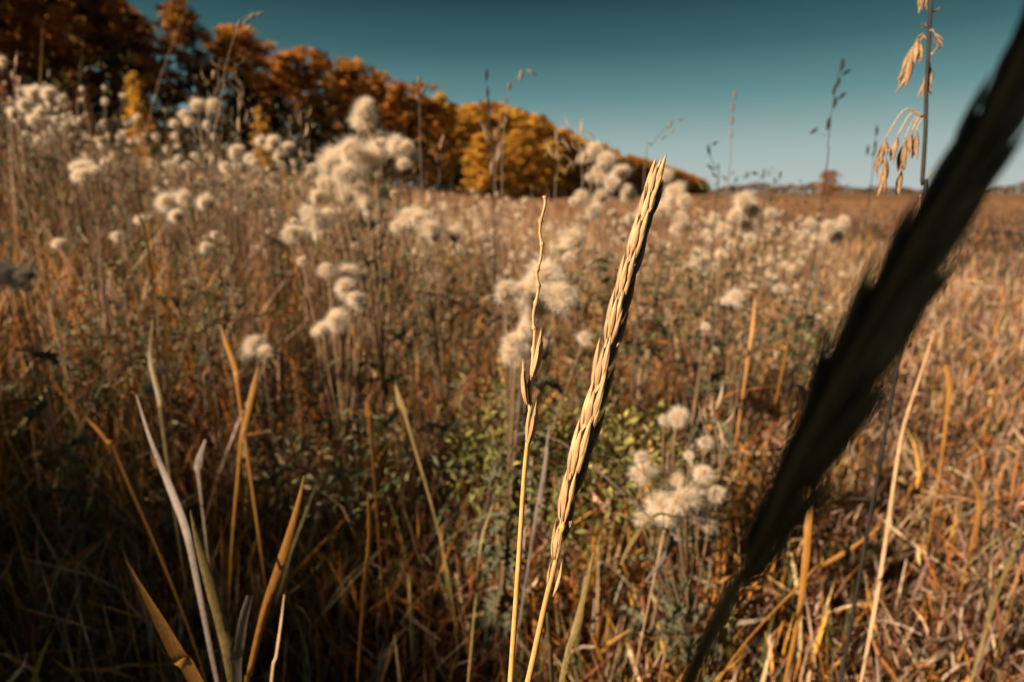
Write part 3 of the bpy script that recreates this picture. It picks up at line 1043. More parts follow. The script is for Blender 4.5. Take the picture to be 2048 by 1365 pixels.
HAND = [
    ([(1012, 582, 38), (1048, 578, 40), (1092, 560, 50), (1112, 590, 44), (1078, 606, 44), (1118, 618, 28), (1060, 640, 26)], 0.66,
     'thistle with the big creamy cluster of down behind the thin wavy stalk'),
    ([(1032, 688, 42), (1050, 705, 46), (1092, 702, 40), (1050, 660, 26)], 0.64, 'low thistle whose creamy down sits right below the big cluster'),
    ([(1353, 836, 30)], 0.70, 'thistle with a single round down ball right of the wild rye'),
    ([(1276, 948, 36), (1345, 958, 27), (1320, 1005, 40), (1372, 1000, 42), (1410, 950, 32), (1428, 985, 30), (1395, 1030, 38), (1350, 1032, 34), (1410, 880, 22), (1284, 915, 22)], 0.66,
     'thistle with the large pale heap of down low between rye and black spike'),
    ([(735, 222, 40), (725, 245, 32), (700, 300, 46), (760, 288, 44), (800, 290, 40), (668, 330, 44), (700, 340, 46), (740, 318, 40), (655, 362, 30), (830, 318, 26)], 1.0,
     'tallest thistle, its dense white down piled up against the dark evergreens'),
    ([(695, 385, 34), (738, 402, 30), (715, 372, 22), (770, 385, 20)], 0.98, 'thistle with two oval down balls just under the tallest thistle'),
    ([(632, 440, 42), (598, 470, 24), (655, 432, 28), (615, 425, 24)], 0.92, 'thistle with one fat white tuft left of the meadow centre'),
    ([(815, 440, 36), (840, 435, 32), (870, 465, 36), (910, 470, 28), (800, 452, 24)], 0.95, 'thistle with a row of three white tufts above the meadow centre'),
    ([(655, 535, 24), (698, 550, 34), (690, 575, 32), (714, 600, 30), (605, 525, 18), (668, 645, 32), (645, 655, 22)], 0.86, 'thistle with loose white tufts strung down its left side'),
    ([(512, 690, 30), (525, 705, 22), (490, 715, 18)], 0.85, 'low thistle with a ragged white tuft among orange grass blades'),
    ([(298, 778, 24), (330, 738, 14)], 0.85, 'small thistle with one dull tuft in the dark grass at lower left'),
    ([(30, 555, 42), (0, 545, 36), (55, 548, 24)], 0.8, 'shaded thistle with a grey tuft cut by the left picture edge'),
    ([(410, 500, 18), (430, 470, 12), (235, 470, 16), (118, 487, 20)], 1.1, 'thin thistle with scattered small white tufts in shade at left'),
    ([(338, 405, 32), (372, 395, 28), (410, 405, 26), (355, 430, 24)], 1.25, 'thistle with a grey white cluster in the left middle of the meadow'),
    ([(175, 330, 28), (165, 350, 24), (190, 345, 22)], 1.3, 'thistle with a pale knot of down before the shaded birches at left'),
    ([(470, 310, 24), (500, 322, 20), (450, 330, 18), (545, 285, 22), (575, 295, 18), (520, 280, 17), (560, 315, 15)], 1.5, 'thistle with a wide pale crown left of the tallest thistle'),
    ([(395, 215, 22), (430, 210, 20), (365, 225, 18), (440, 235, 16), (380, 245, 19), (350, 250, 14), (415, 250, 15)], 1.6, 'tall thistle with dusky down standing against the darkened birches'),
    ([(70, 185, 26), (100, 192, 20), (50, 205, 20), (125, 200, 15), (80, 225, 18), (65, 240, 17), (110, 240, 14), (30, 230, 15)], 1.5, 'tall shaded thistle with grey down near the upper left corner'),
    ([(1490, 405, 30), (1505, 415, 26), (1470, 430, 24), (1500, 455, 26), (1430, 440, 20), (1445, 460, 20), (1485, 470, 20)], 1.35, 'thistle with a peaked pile of down just below the horizon'),
    ([(1400, 525, 26), (1380, 535, 20), (1425, 535, 18), (1440, 510, 16), (1395, 505, 16)], 1.3, 'thistle with a flat cluster of down midway between rye and black spike'),
    ([(1475, 595, 24), (1455, 600, 16), (1560, 578, 18)], 1.15, 'thistle with two low tufts over a dark green leafy patch'),
    ([(1620, 450, 18), (1660, 455, 22), (1690, 445, 18), (1640, 475, 16), (1680, 470, 16), (1610, 465, 12)], 1.7, 'low wide thistle just left of the black spike'),
    ([(1650, 725, 18), (1655, 735, 12)], 1.0, 'small thistle with one dim tuft left of the black spike middle'),
    ([(1410, 655, 14)], 0.95, 'tiny thistle with a single tan tuft amid orange grass'),
    ([(1185, 420, 26), (1150, 480, 30), (1130, 470, 24), (1200, 395, 26), (1160, 395, 22), (1120, 500, 20)], 1.15, 'thistle with soft tan tufts between wavy stalk and rye'),
    ([(1190, 300, 26), (1210, 320, 28), (1240, 345, 28), (1175, 315, 22), (1260, 385, 30), (1225, 370, 24), (1200, 350, 24)], 1.4, 'thistle with grey tan down sloping right beneath the golden trees'),
    ([(1330, 350, 26), (1345, 385, 30), (1370, 400, 26), (1320, 420, 26), (1290, 430, 24), (1360, 430, 22)], 1.4, 'thistle with buff down half hidden by the top of the rye'),
    ([(975, 495, 14), (1100, 580, 10), (965, 470, 14)], 1.0, 'small thistle with two tan buttons left of the wavy stalk'),
]


def build_thistles():
    for lst, d, lab in HAND:
        thistle(heads_px(lst, d), lab, 'thistles in seed', True, None, 22 if d < 1.4 else 16)
    # the band of thistles further off
    spots = []
    for i in range(118):
        if i < 52:
            X, d = rng.uniform(-60, 700), rng.uniform(1.7, 5.0)
            zt = 0.60 + rng.uniform(0, 0.32) + 0.08 * (760 - X) / 760 + 0.28 * max(0, 1 - X / 420)
        else:
            X, d = rng.uniform(640, 1640), rng.uniform(1.5, 5.5)
            zt = 0.54 + rng.uniform(0, 0.24) - 0.14 * max(0, (X - 1300) / 310)
        spots.append((X, d, zt))
    spots.sort()
    for i, (X, d, zt) in enumerate(spots):
        x = (X - 1024) / FPX * d
        y = d
        z0 = float(H(x, y))
        heads = []
        for k in range(rng.integers(6, 12)):
            heads.append((Vector((x + rng.normal() * 0.09, y + rng.normal() * 0.09, z0 + zt - abs(rng.normal()) * 0.11)), rng.uniform(0.012, 0.024)))
        thistle(heads, 'distant fluffy thistle in the band below the wood, %s from the left' % ordinal(i), 'far thistles below the wood', False,
                Vector((x, y, 0)), 9)


build_thistles()


# ------------------------------------------------------------------ wild rye spikes
def lemma_mesh(name, width, thick, mat, ribs=7, n=21, rows=14, belly=0.42, bow=0.04):
    """A pointed husk, 1 long on local Z, ribbed lengthwise, bowed towards +X."""
    V, F = [], []
    for i in range(rows + 1):
        t = i / rows
        pr = (t / belly) ** 0.55 if t < belly else max(0.0, 1 - ((t - belly) / (1 - belly)) ** 1.7)
        pr = max(pr, 0.035)
        cx = bow * math.sin(math.pi * t)
        for k in range(n):
            a = 2 * math.pi * k / n
            rr = pr * (1 + 0.14 * math.cos(ribs * a))
            V.append((cx + math.cos(a) * rr * thick / 2, math.sin(a) * rr * width / 2, t))
    for i in range(rows):
        for k in range(n):
            F.append((i * n + k, i * n + (k + 1) % n, (i + 1) * n + (k + 1) % n, (i + 1) * n + k))
    F.append(tuple(range(n - 1, -1, -1)))
    F.append(tuple(range(rows * n, (rows + 1) * n)))
    me = mesh_small(name, V, F, mat)
    return me


HUSK = lemma_mesh('spikelet', 0.16, 0.12, M_HUSK_U)
GLUME = lemma_mesh('glume', 0.125, 0.085, M_HUSK_U, 6, 18, 11, 0.36, 0.05)
LEMMA = lemma_mesh('lemma', 0.14, 0.10, M_HUSK_U, 6, 18, 11, 0.45, 0.03)


def spikelet(parent, base, pos, axis, out, length, r, spread=1.0, fat=1.0):
    """One spikelet: a middle floret and flanking husks. out points away from the rachis."""
    side = axis.cross(out).normalized()
    o = add('spikelet', HUSK, parent)
    M = Matrix.Translation(pos - base) @ basis(axis, out) @ Matrix.Diagonal((length * fat, length * fat, length, 1))
    o.matrix_local = M
    for k, (me, nm, sy, tilt, outw, ln, z0, push) in enumerate((
            (GLUME, 'glume', -1, 0.10, 0.030, 0.74, -0.02, 0.060), (GLUME, 'glume', 1, 0.10, 0.030, 0.70, -0.02, 0.060),
            (LEMMA, 'lemma', -1, 0.055, 0.055, 0.90, 0.06, 0.030), (LEMMA, 'lemma', 1, 0.055, 0.055, 0.94, 0.09, 0.030),
            (LEMMA, 'lemma', 0, 0.0, 0.09, 0.86, 0.02, 0.05))):
        c = add(nm, me, o)
        ty = sy * (tilt + r.normal() * 0.02) * spread
        tx = (outw + r.normal() * 0.02) * spread
        c.matrix_local = (Matrix.Translation((push * (0.9 if sy == 0 else 0.5), sy * 0.055, z0)) @ Matrix.Rotation(-ty, 4, 'X') @ Matrix.Rotation(tx, 4, 'Y')
                          @ Matrix.Rotation(sy * 0.5, 4, 'Z') @ Matrix.Scale(ln * r.uniform(0.94, 1.06), 4))
    return o


def rye_spike(name, label, rachis, stem_pts, count, length, rank_dir, seed, stem_r, tilt=0.10, tips=None, spread=1.0, fat=1.0, rachis_r=None):
    r = np.random.default_rng(seed)
    base = Vector(stem_pts[-1])
    e = empty(name, base)
    path = smooth_path(rachis, 60)
    st = smooth_path([rachis[0]] + stem_pts, 40)
    v, f = tube(st, [stem_r * (0.85 + 0.5 * i / 39) for i in range(40)], 10, base)
    add('stem', mesh_small('stem', v, f, M_STEM), e)
    v, f = tube(path, [(rachis_r * min(1, 0.4 + i / 20) if rachis_r else stem_r * (0.8 - 0.5 * i / 59)) for i in range(60)], 6, base)
    add('rachis', mesh_small('rachis', v, f, M_STEM), e)
    for i in range(count):
        u = i / (count - 1) * 0.90 + (r.normal() * 0.004 if 0 < i < count - 1 else 0)
        k = min(58, max(0, u * 59))
        k0 = int(k)
        p = path[k0].lerp(path[k0 + 1], k - k0)
        T = (path[min(59, k0 + 3)] - path[max(0, k0 - 2)]).normalized()
        D = rank_dir * (1 if i % 2 == 0 else -1)
        D = (D - T * D.dot(T)).normalized()
        side = T.cross(D)
        D = (D + side * r.normal() * 0.10).normalized()
        tl = tilt * (1 + r.normal() * 0.15) * (0.25 + 0.75 * (1 - u ** 2)) * (1.0 if tips is None else tips.get(i, 1.0))
        ax = (T + D * tl).normalized()
        foot = min(1.0, (0.48 if rachis_r else 0.62) + 0.10 * i)
        spikelet(e, base, p + D * stem_r * 0.7, ax, D, foot * length * (1.06 - 0.30 * u) * r.uniform(0.94, 1.05), r, spread, fat)
    return tag(e, label, 'rye spike')


def build_spikes():
    d = 0.222
    rach = [px(1112, 1120, d), px(1140, 985, d), px(1180, 850, d), px(1218, 690, d), px(1256, 550, d), px(1285, 450, d + .002), px(1309, 372, d + .003)]
    stem = [px(1090, 1210, d), px(1056, 1365, d), px(1010, 1560, d + 0.003), Vector((0.0, 0.235, 0.25)), Vector((0.005, 0.25, 0.0))]
    D = (-RT * 0.50 - FW * 0.85).normalized()
    e = rye_spike('rye_spike', 'tall golden wild rye spike in sharp focus leaning right at centre', rach, stem, 19, 0.0255, D, 5, 0.0012, 0.105, None, 1.0, 0.86)
    base = Vector(stem[-1])
    # one split husk shows its grain; a loose sheath blade hugs the stem below the head
    V, F = [], []
    for i in range(7):
        for k in range(10):
            a = 2 * math.pi * k / 10
            rr = math.sin(math.pi * (0.06 + 0.88 * i / 6))
            V.append((math.cos(a) * rr * 0.0011, math.sin(a) * rr * 0.0013, 0.0048 * (i / 6 - 0.5)))
    for i in range(6):
        for k in range(10):
            F.append((i * 10 + k, i * 10 + (k + 1) % 10, (i + 1) * 10 + (k + 1) % 10, (i + 1) * 10 + k))
    g = add('grain', mesh_small('grain', V, F, M_GRAIN), e)
    g.matrix_local = Matrix.Translation(px(1125, 1056, d - 0.0075) - base) @ basis((px(1135, 1020, d) - px(1118, 1080, d)), RT)
    s0, s1 = px(1105, 1195, d - 0.002), px(1124, 1120, d - 0.003)
    o = add('glume', GLUME, e)
    o.matrix_local = Matrix.Translation(s0 - base) @ basis(s1 - s0, RT) @ Matrix.Scale((s1 - s0).length, 4)
    s0, s1 = px(1097, 1185, d), px(1103, 1120, d)
    o = add('glume', GLUME, e)
    o.matrix_local = Matrix.Translation(s0 - base) @ basis(s1 - s0, -RT) @ Matrix.Scale((s1 - s0).length, 4)

    # second stalk: most of its spikelets have fallen, the bare rachis zigzags up
    d = 0.226
    base = Vector((-0.01, 0.26, 0.0))
    e = empty('bare_rye_stalk', base)
    st = smooth_path([px(1055, 885, d), px(1048, 960, d), px(1037, 1130, d), px(1021, 1365, d), px(1006, 1600, d + 0.002), Vector((-0.012, 0.25, 0.3)), base], 44)
    v, f = tube(st, [0.00085 + 0.0006 * i / 43 for i in range(44)], 10, base)
    add('stem', mesh_small('stem', v, f, M_STEM), e)
    zz = [(1055, 885), (1055, 850), (1061, 812), (1059, 775), (1064, 735), (1067, 700), (1070, 660), (1068, 655), (1067, 630), (1072, 605), (1076, 585), (1077, 572), (1074, 552), (1075, 540),
          (1081, 520), (1083, 500), (1084, 489), (1080, 470), (1081, 445), (1085, 430), (1090, 410), (1090, 393)]
    pz = smooth_path([px(x, y, d) for x, y in zz], 110)
    rad = []
    for i, p in enumerate(pz):
        X, Y, _ = proj(p)
        node = min(abs(Y - q) for q in (393, 443, 489, 540, 572, 606, 656, 700, 770, 812))
        rad.append(0.00058 + 0.00050 * math.exp(-(node / 4.0) ** 2) + 0.0002 * max(0, (Y - 600) / 280))
    v, f = tube(pz, rad, 8, base)
    add('rachis', mesh_small('rachis', v, f, M_HUSK), e)
    r = np.random.default_rng(8)
    for (x0, y0, x1, y1, sgn, w) in ((1063, 756, 1083, 655, 1, 1.0), (1055, 812, 1046, 716, -1, 0.8), (1055, 890, 1073, 800, 1, 0.95)):
        p0, p1 = px(x0, y0, d - 0.001), px(x1, y1, d - 0.001)
        L = (p1 - p0).length
        o = add('spikelet', HUSK, e)
        o.matrix_local = Matrix.Translation(p0 - base) @ basis(p1 - p0, RT * sgn - FW * 0.5) @ Matrix.Diagonal((L * 0.95 * w, L * 0.95 * w, L, 1))
        for k, (sy, ln, tl) in enumerate(((-1, 0.72, 0.05), (1, 0.8, 0.03))):
            c = add('glume', GLUME, o)
            c.matrix_local = Matrix.Translation((0.03, sy * 0.045, 0)) @ Matrix.Rotation(-sy * tl, 4, 'X') @ Matrix.Rotation(0.03, 4, 'Y') @ Matrix.Scale(ln, 4)
    tag(e, 'thin wild rye stalk with a bare wavy tip, left of the golden spike', 'rye stalk')

    # the spike right in front of the lens, in shade
    d = 0.074
    rach = [px(1478, 1160, d), px(1545, 1050, d), px(1625, 890, d), px(1715, 720, d), px(1815, 545, d), px(1910, 385, d), px(2010, 210, d), px(2080, 60, d), px(2130, -120, d)]
    stem = [px(1420, 1270, d), px(1375, 1375, d + 0.003), px(1330, 1500, d + 0.012), Vector((0.020, 0.090, 0.56)), Vector((0.018, 0.11, 0.30)), Vector((0.012, 0.12, 0.0))]
    D = (RT * 0.50 + UP * -0.25 - FW * 0.85).normalized()
    rye_spike('rye_spike', 'black out of focus rye spike crossing the right side before the lens', rach, stem, 20, 0.0195, D, 21, 0.0011, 0.09, {2: 1.6, 4: 1.4, 5: 1.9, 7: 1.4, 8: 1.8, 12: 2.0}, 1.0, 0.80, 0.0016)


build_spikes()


# ------------------------------------------------------------------ oats and thin weed stalks against the sky
OATH = lemma_mesh('floret', 0.17, 0.11, M_OAT, 5, 10, 9, 0.45, 0.06)


def hang(parent, base, attach, top, tip, d, n=4, splay=0.14, r=None, stem_r=0.0005):
    """A nodding oat spikelet: an arched stalk and a loose bundle of husks."""
    a, t0, t1 = px(*attach, d), px(*top, d), px(*tip, d)
    mid = a.lerp(t0, 0.5) + UP * abs(attach[0] - top[0]) / FPX * d * 0.45
    v, f = tube(smooth_path([a, mid, t0], 12), stem_r, 5, base)
    add('pedicel', mesh_small('pedicel', v, f, M_TAN_STEM), parent)
    ax = t1 - t0
    L = ax.length
    o = add('spikelet', OATH, parent)
    o.matrix_local = Matrix.Translation(t0 - base) @ basis(ax, -FW) @ Matrix.Diagonal((L * 0.8, L * 0.8, L * 0.8, 1))
    n += 3
    splay *= 1.35
    for k in range(n):
        c = add('floret', OATH, o)
        ang = k * 2.4 + r.uniform(0, 1)
        z = 0.12 + 0.5 * (k / max(1, n - 1))
        c.matrix_local = (Matrix.Translation((0.03 * math.cos(ang), 0.05 * math.sin(ang), z)) @ Matrix.Rotation(math.sin(ang) * splay * r.uniform(0.6, 1.6), 4, 'X')
                          @ Matrix.Rotation(math.cos(ang) * splay * r.uniform(0.6, 1.6), 4, 'Y') @ Matrix.Rotation(ang, 4, 'Z') @ Matrix.Scale(r.uniform(0.6, 0.8), 4))
    return o


def build_oat():
    d = 0.40
    base = px(1836, 500, d + 0.02)
    base = Vector((base.x, base.y, float(H(base.x, base.y))))
    e = empty('wild_oat', base)
    st = smooth_path([px(1868, -160, d), px(1862, 0, d), px(1858, 80, d), px(1853, 180, d), px(1851, 260, d), px(1845, 360, d), px(1838, 480, d), base.lerp(px(1838, 480, d), 0.5), base], 60)
    v, f = tube(st, [0.0010 + 0.0006 * i / 59 for i in range(60)], 8, base)
    add('stem', mesh_small('stem', v, f, M_SHADE_STEM), e)
    r = np.random.default_rng(3)
    L = [((1853, 80), (1838, 72), (1798, 182), 5, 0.14), ((1852, 78), (1840, 82), (1841, 128), 1, 0.1), ((1854, 122), (1860, 130), (1847, 198), 4, 0.2),
         ((1864, 0), (1842, -28), (1841, 26), 2, 0.12), ((1864, -5), (1850, -25), (1852, 20), 1, 0.1), ((1860, 62), (1868, 64), (1884, 98), 4, 0.2), ((1863, 110), (1866, 106), (1880, 88), 2, 0.2),
         ((1862, 28), (1864, 26), (1882, 16), 2, 0.3), ((1858, 52), (1860, 56), (1842, 48), 2, 0.3),
         ((1848, 232), (1772, 275), (1752, 345), 4, 0.2), ((1848, 232), (1796, 270), (1780, 330), 3, 0.12), ((1848, 234), (1810, 276), (1800, 352), 5, 0.12), ((1850, 234), (1824, 262), (1806, 330), 4, 0.12),
         ((1851, 236), (1833, 262), (1828, 322), 3, 0.14), ((1780, 300), (1772, 315), (1765, 392), 3, 0.12), ((1800, 330), (1803, 340), (1794, 392), 3, 0.10),
         ((1850, 370), (1880, 352), (1858, 410), 2, 0.2), ((1842, 390), (1841, 395), (1832, 455), 4, 0.2)]
    for a, t, p, n, sp in L:
        hang(e, base, a, t, p, d + r.normal() * 0.004, n, sp, r)
    tag(e, 'drooping wild oat with dark stem and pale husks against the sky at right', 'oat')


build_oat()

SKYW = [
    # stem pixels, depth, spikelets (x, y, angle, length px), label
    ([(1652, 345), (1656, 290), (1664, 220), (1676, 150), (1684, 118)], 0.85, [(1684, 130, 80, 30), (1692, 145, 30, 24), (1676, 165, 70, 26), (1670, 205, 80, 26), (1684, 192, 40, 24), (1656, 248, 80, 30), (1628, 262, 35, 22), (1668, 180, 75, 24)],
     'tall dark grass panicle in the sky right of the lone tree', M_SHADE_STEM),
    ([(1455, 380), (1462, 300), (1464, 230), (1470, 180)], 0.9, [(1469, 190, 85, 22), (1465, 215, 85, 24), (1464, 240, 88, 22), (1462, 268, 86, 20)], 'thin pale grass spike rising alone into the sky', M_GREY_STEM),
    ([(1436, 365), (1430, 340), (1420, 310), (1416, 290)], 0.9, [(1417, 300, 100, 24), (1430, 287, 30, 16), (1420, 335, 140, 20), (1428, 350, 130, 18)], 'short dark weed tip at the right end of the wood', M_SHADE_STEM),
    ([(1290, 330), (1305, 290), (1325, 262), (1350, 240)], 0.9, [(1340, 250, 60, 20), (1360, 240, 20, 16), (1345, 262, 60, 16), (1328, 275, 40, 14)], 'bowed pale grass panicle in the sky above the rye tip', M_GREY_STEM),
    ([(1740, 380), (1746, 330), (1750, 290), (1753, 250)], 1.0, [(1753, 262, 85, 24), (1750, 290, 85, 22), (1735, 300, 80, 22), (1748, 305, 60, 18)], 'small dark panicle left of the oat husks', M_SHADE_STEM),
    ([(985, 330), (978, 250), (975, 190), (973, 140)], 0.85, [(973, 150, 88, 26), (975, 185, 88, 24), (977, 205, 86, 20)], 'thin dark spike in the sky above the orange birches', M_SHADE_STEM),
    ([(1004, 340), (1008, 260), (1016, 190), (1036, 150), (1056, 138)], 0.85, [(1018, 172, 80, 24), (1042, 150, 75, 28), (1062, 145, 150, 26), (1012, 200, 85, 16)], 'nodding oat grass with pale husks above the golden trees', M_GREY_STEM),
    ([(430, 330), (440, 220), (455, 120), (480, 45), (500, 28)], 0.8, [(478, 50, 70, 28), (492, 45, 60, 26), (505, 32, 40, 26), (520, 28, 20, 22), (500, 55, 60, 20)], 'bowed pale oat grass over the dark wood at upper left', M_GREY_STEM),
    ([(842, 330), (840, 250), (838, 190), (838, 150)], 0.9, [(838, 160, 85, 24), (846, 180, 60, 20), (834, 195, 100, 18)], 'faint grey grass tip right of the tallest thistle', M_GREY_STEM),
    ([(1525, 420), (1555, 380), (1560, 345)], 1.2, [(1560, 350, 80, 18), (1550, 360, 120, 14)], 'short weed tip poking above the far horizon', M_SHADE_STEM),
    ([(28, 300), (32, 200), (30, 140), (34, 100)], 0.9, [(34, 120, 90, 24), (26, 150, 100, 22), (40, 165, 80, 20)], 'shaded weed spike in the upper left corner', M_TAN_STEM),
]

SPIK = {}


def small_spikelet(mat):
    if mat.name not in SPIK:
        SPIK[mat.name] = lemma_mesh('spikelet', 0.24, 0.18, mat, 4, 8, 7, 0.45, 0.05)
    return SPIK[mat.name]


def build_sky_weeds():
    for pts, d, sp, lab, mat in SKYW:
        b = px(pts[0][0] + 6, pts[0][1], d)
        base = Vector((b.x, b.y + 0.02, float(H(b.x, b.y))))
        e = empty('grass_panicle', base)
        st = smooth_path([base, base.lerp(px(*pts[0], d), 0.6)] + [px(*p, d) for p in pts], 36)
        v, f = tube(st, [0.0010 - 0.0007 * i / 35 for i in range(36)], 6, base)
        add('stem', mesh_small('stem', v, f, mat), e)
        for x, y, ang, L in sp:
            a = R(ang)
            dx, dy = math.cos(a), -math.sin(a)
            p0, p1 = px(x - dx * L / 2, y - dy * L / 2, d), px(x + dx * L / 2, y + dy * L / 2, d)
            o = add('spikelet', small_spikelet(mat), e)
            o.matrix_local = Matrix.Translation(p0 - base) @ basis(p1 - p0, -FW) @ Matrix.Scale((p1 - p0).length, 4)
            near = min(st, key=lambda q: (q - p0).length)
            if (near - p0).length > 0.003:
                v, f = tube([near, near.lerp(p0, 0.5) + UP * 0.003, p0], 0.00022, 4, base)
                add('pedicel', mesh_small('pedicel', v, f, mat), e)
        tag(e, lab, 'grass stalk', 'grass panicles rising into the sky')


build_sky_weeds()


def build_pods():
    """Dry weed stalks with split pale pods."""
    spec = [([(990, 375), (992, 320), (988, 262)], 1.1, 9, 'dry podded weed before the leftmost golden tree'),
            ([(1110, 390), (1118, 330), (1110, 268)], 1.1, 9, 'dry podded weed with upright pale pods before the golden trees'),
            ([(1165, 385), (1160, 320), (1158, 262)], 1.05, 11, 'dry podded weed with the palest longest pods, right of the golden trees'),
            ([(880, 370), (878, 330), (872, 290)], 1.1, 8, 'dry podded weed at the left foot of the golden trees'),
            ([(420, 320), (424, 220), (440, 120)], 1.2, 9, 'dry podded weed with grey pods before the dark evergreens'),
            ([(470, 330), (478, 240), (470, 130)], 1.2, 10, 'dry podded weed with hanging pods between dark evergreens'),
            ([(608, 380), (605, 310), (602, 240)], 1.2, 7, 'dry reddish podded weed left of the tallest thistle'),
            ([(1440, 930), (1432, 870), (1425, 830)], 0.72, 10, 'low podded weed with pale hanging husks beside the round down ball'),
            ([(400, 560), (404, 440), (412, 260)], 1.0, 8, 'tall bare straw weed in front of the left thistles')]
    pod = lemma_mesh('seed_pod', 0.13, 0.06, M_POD, 3, 8, 9, 0.4, 0.14)
    r = np.random.default_rng(14)
    for pts, d, n, lab in spec:
        b = px(*pts[0], d)
        base = Vector((b.x, b.y, float(H(b.x, b.y))))
        e = empty('podded_weed', base)
        st = smooth_path([base, base.lerp(px(*pts[0], d), 0.6)] + [px(*p, d) for p in pts], 30)
        v, f = tube(st, [0.0013 - 0.0008 * i / 29 for i in range(30)], 6, base)
        add('stem', mesh_small('stem', v, f, M_GREY_STEM), e)
        for i in range(n):
            p = st[29 - int(i * 10 / n)]
            a = i * 2.4 + r.uniform(0, 1)
            up = r.uniform(-0.7, 1.3)
            ax = Vector((math.cos(a) * 0.5, math.sin(a) * 0.5, up + (0.5 if up > 0 else -0.3))).normalized()
            L = r.uniform(0.022, 0.042)
            q = p + Vector((math.cos(a), math.sin(a), 0.3)) * r.uniform(0.004, 0.012)
            o = add('seed_pod', pod, e)
            o.matrix_local = Matrix.Translation(q - base) @ basis(ax, Vector((math.cos(a), math.sin(a), 0))) @ Matrix.Scale(L, 4)
            v, f = tube([p, q + ax * 0.002], 0.0004, 4, base)
            add('pedicel', mesh_small('pedicel', v, f, M_TAN_STEM), e)
        tag(e, lab, 'weed', 'dry podded weeds')


build_pods()


# ------------------------------------------------------------------ broad blades one can pick out near the camera
def blade(name, pts, widths, mat, label, group='broad grass blades near the camera', flat=0.75, seed=0):
    """pts: (x, y, depth) photo pixels from tip to foot; widths in pixels at these points."""
    W = [px(*p) for p in pts]
    foot = W[-1]
    ds = [p[2] for p in pts]
    hgt = foot.z - float(H(foot.x, foot.y))
    if hgt > 0.02:
        t = (foot - W[-2]).normalized()
        p1 = foot + (t * 0.65 + Vector((0, 0.02, -0.35))).normalized() * hgt * 0.45
        g = Vector((p1.x + (p1.x - foot.x) * 0.35, p1.y + (p1.y - foot.y) * 0.35, 0))
        g.z = float(H(g.x, g.y))
        W += [p1, g]
        widths = list(widths) + [widths[-1] * 0.45, widths[-1] * 0.2]
        ds += [ds[-1], ds[-1]]
    widths = [w * 0.78 for w in widths]
    n = 30
    C = smooth_path(W, n)
    V, F = [], []
    base = C[-1].copy()
    m = len(W) - 1
    ph = seed * 1.7
    for i, c in enumerate(C):
        u = i / (n - 1) * m
        k = min(int(u), m - 1)
        w = ((1 - (u - k)) * widths[k] * ds[k] + (u - k) * widths[k + 1] * ds[k + 1]) / FPX
        T = (C[min(i + 1, n - 1)] - C[max(i - 1, 0)]).normalized()
        view = (c - C0).normalized()
        S = T.cross(view).normalized()
        N = S.cross(T).normalized()
        S = (S * flat + N * math.sqrt(1 - flat * flat) * (0.8 * math.sin(ph) + 0.012 * i)).normalized()
        N = S.cross(T).normalized()
        V += [c - S * w / 2 + N * w * 0.16 - base, c - base, c + S * w / 2 + N * w * 0.16 - base]
    for i in range(n - 1):
        a = i * 3
        F += [(a, a + 1, a + 4, a + 3), (a + 1, a + 2, a + 5, a + 4)]
    o = add(name, mesh_small(name, V, F, mat), None, base)
    return tag(o, label, 'grass blade', group)


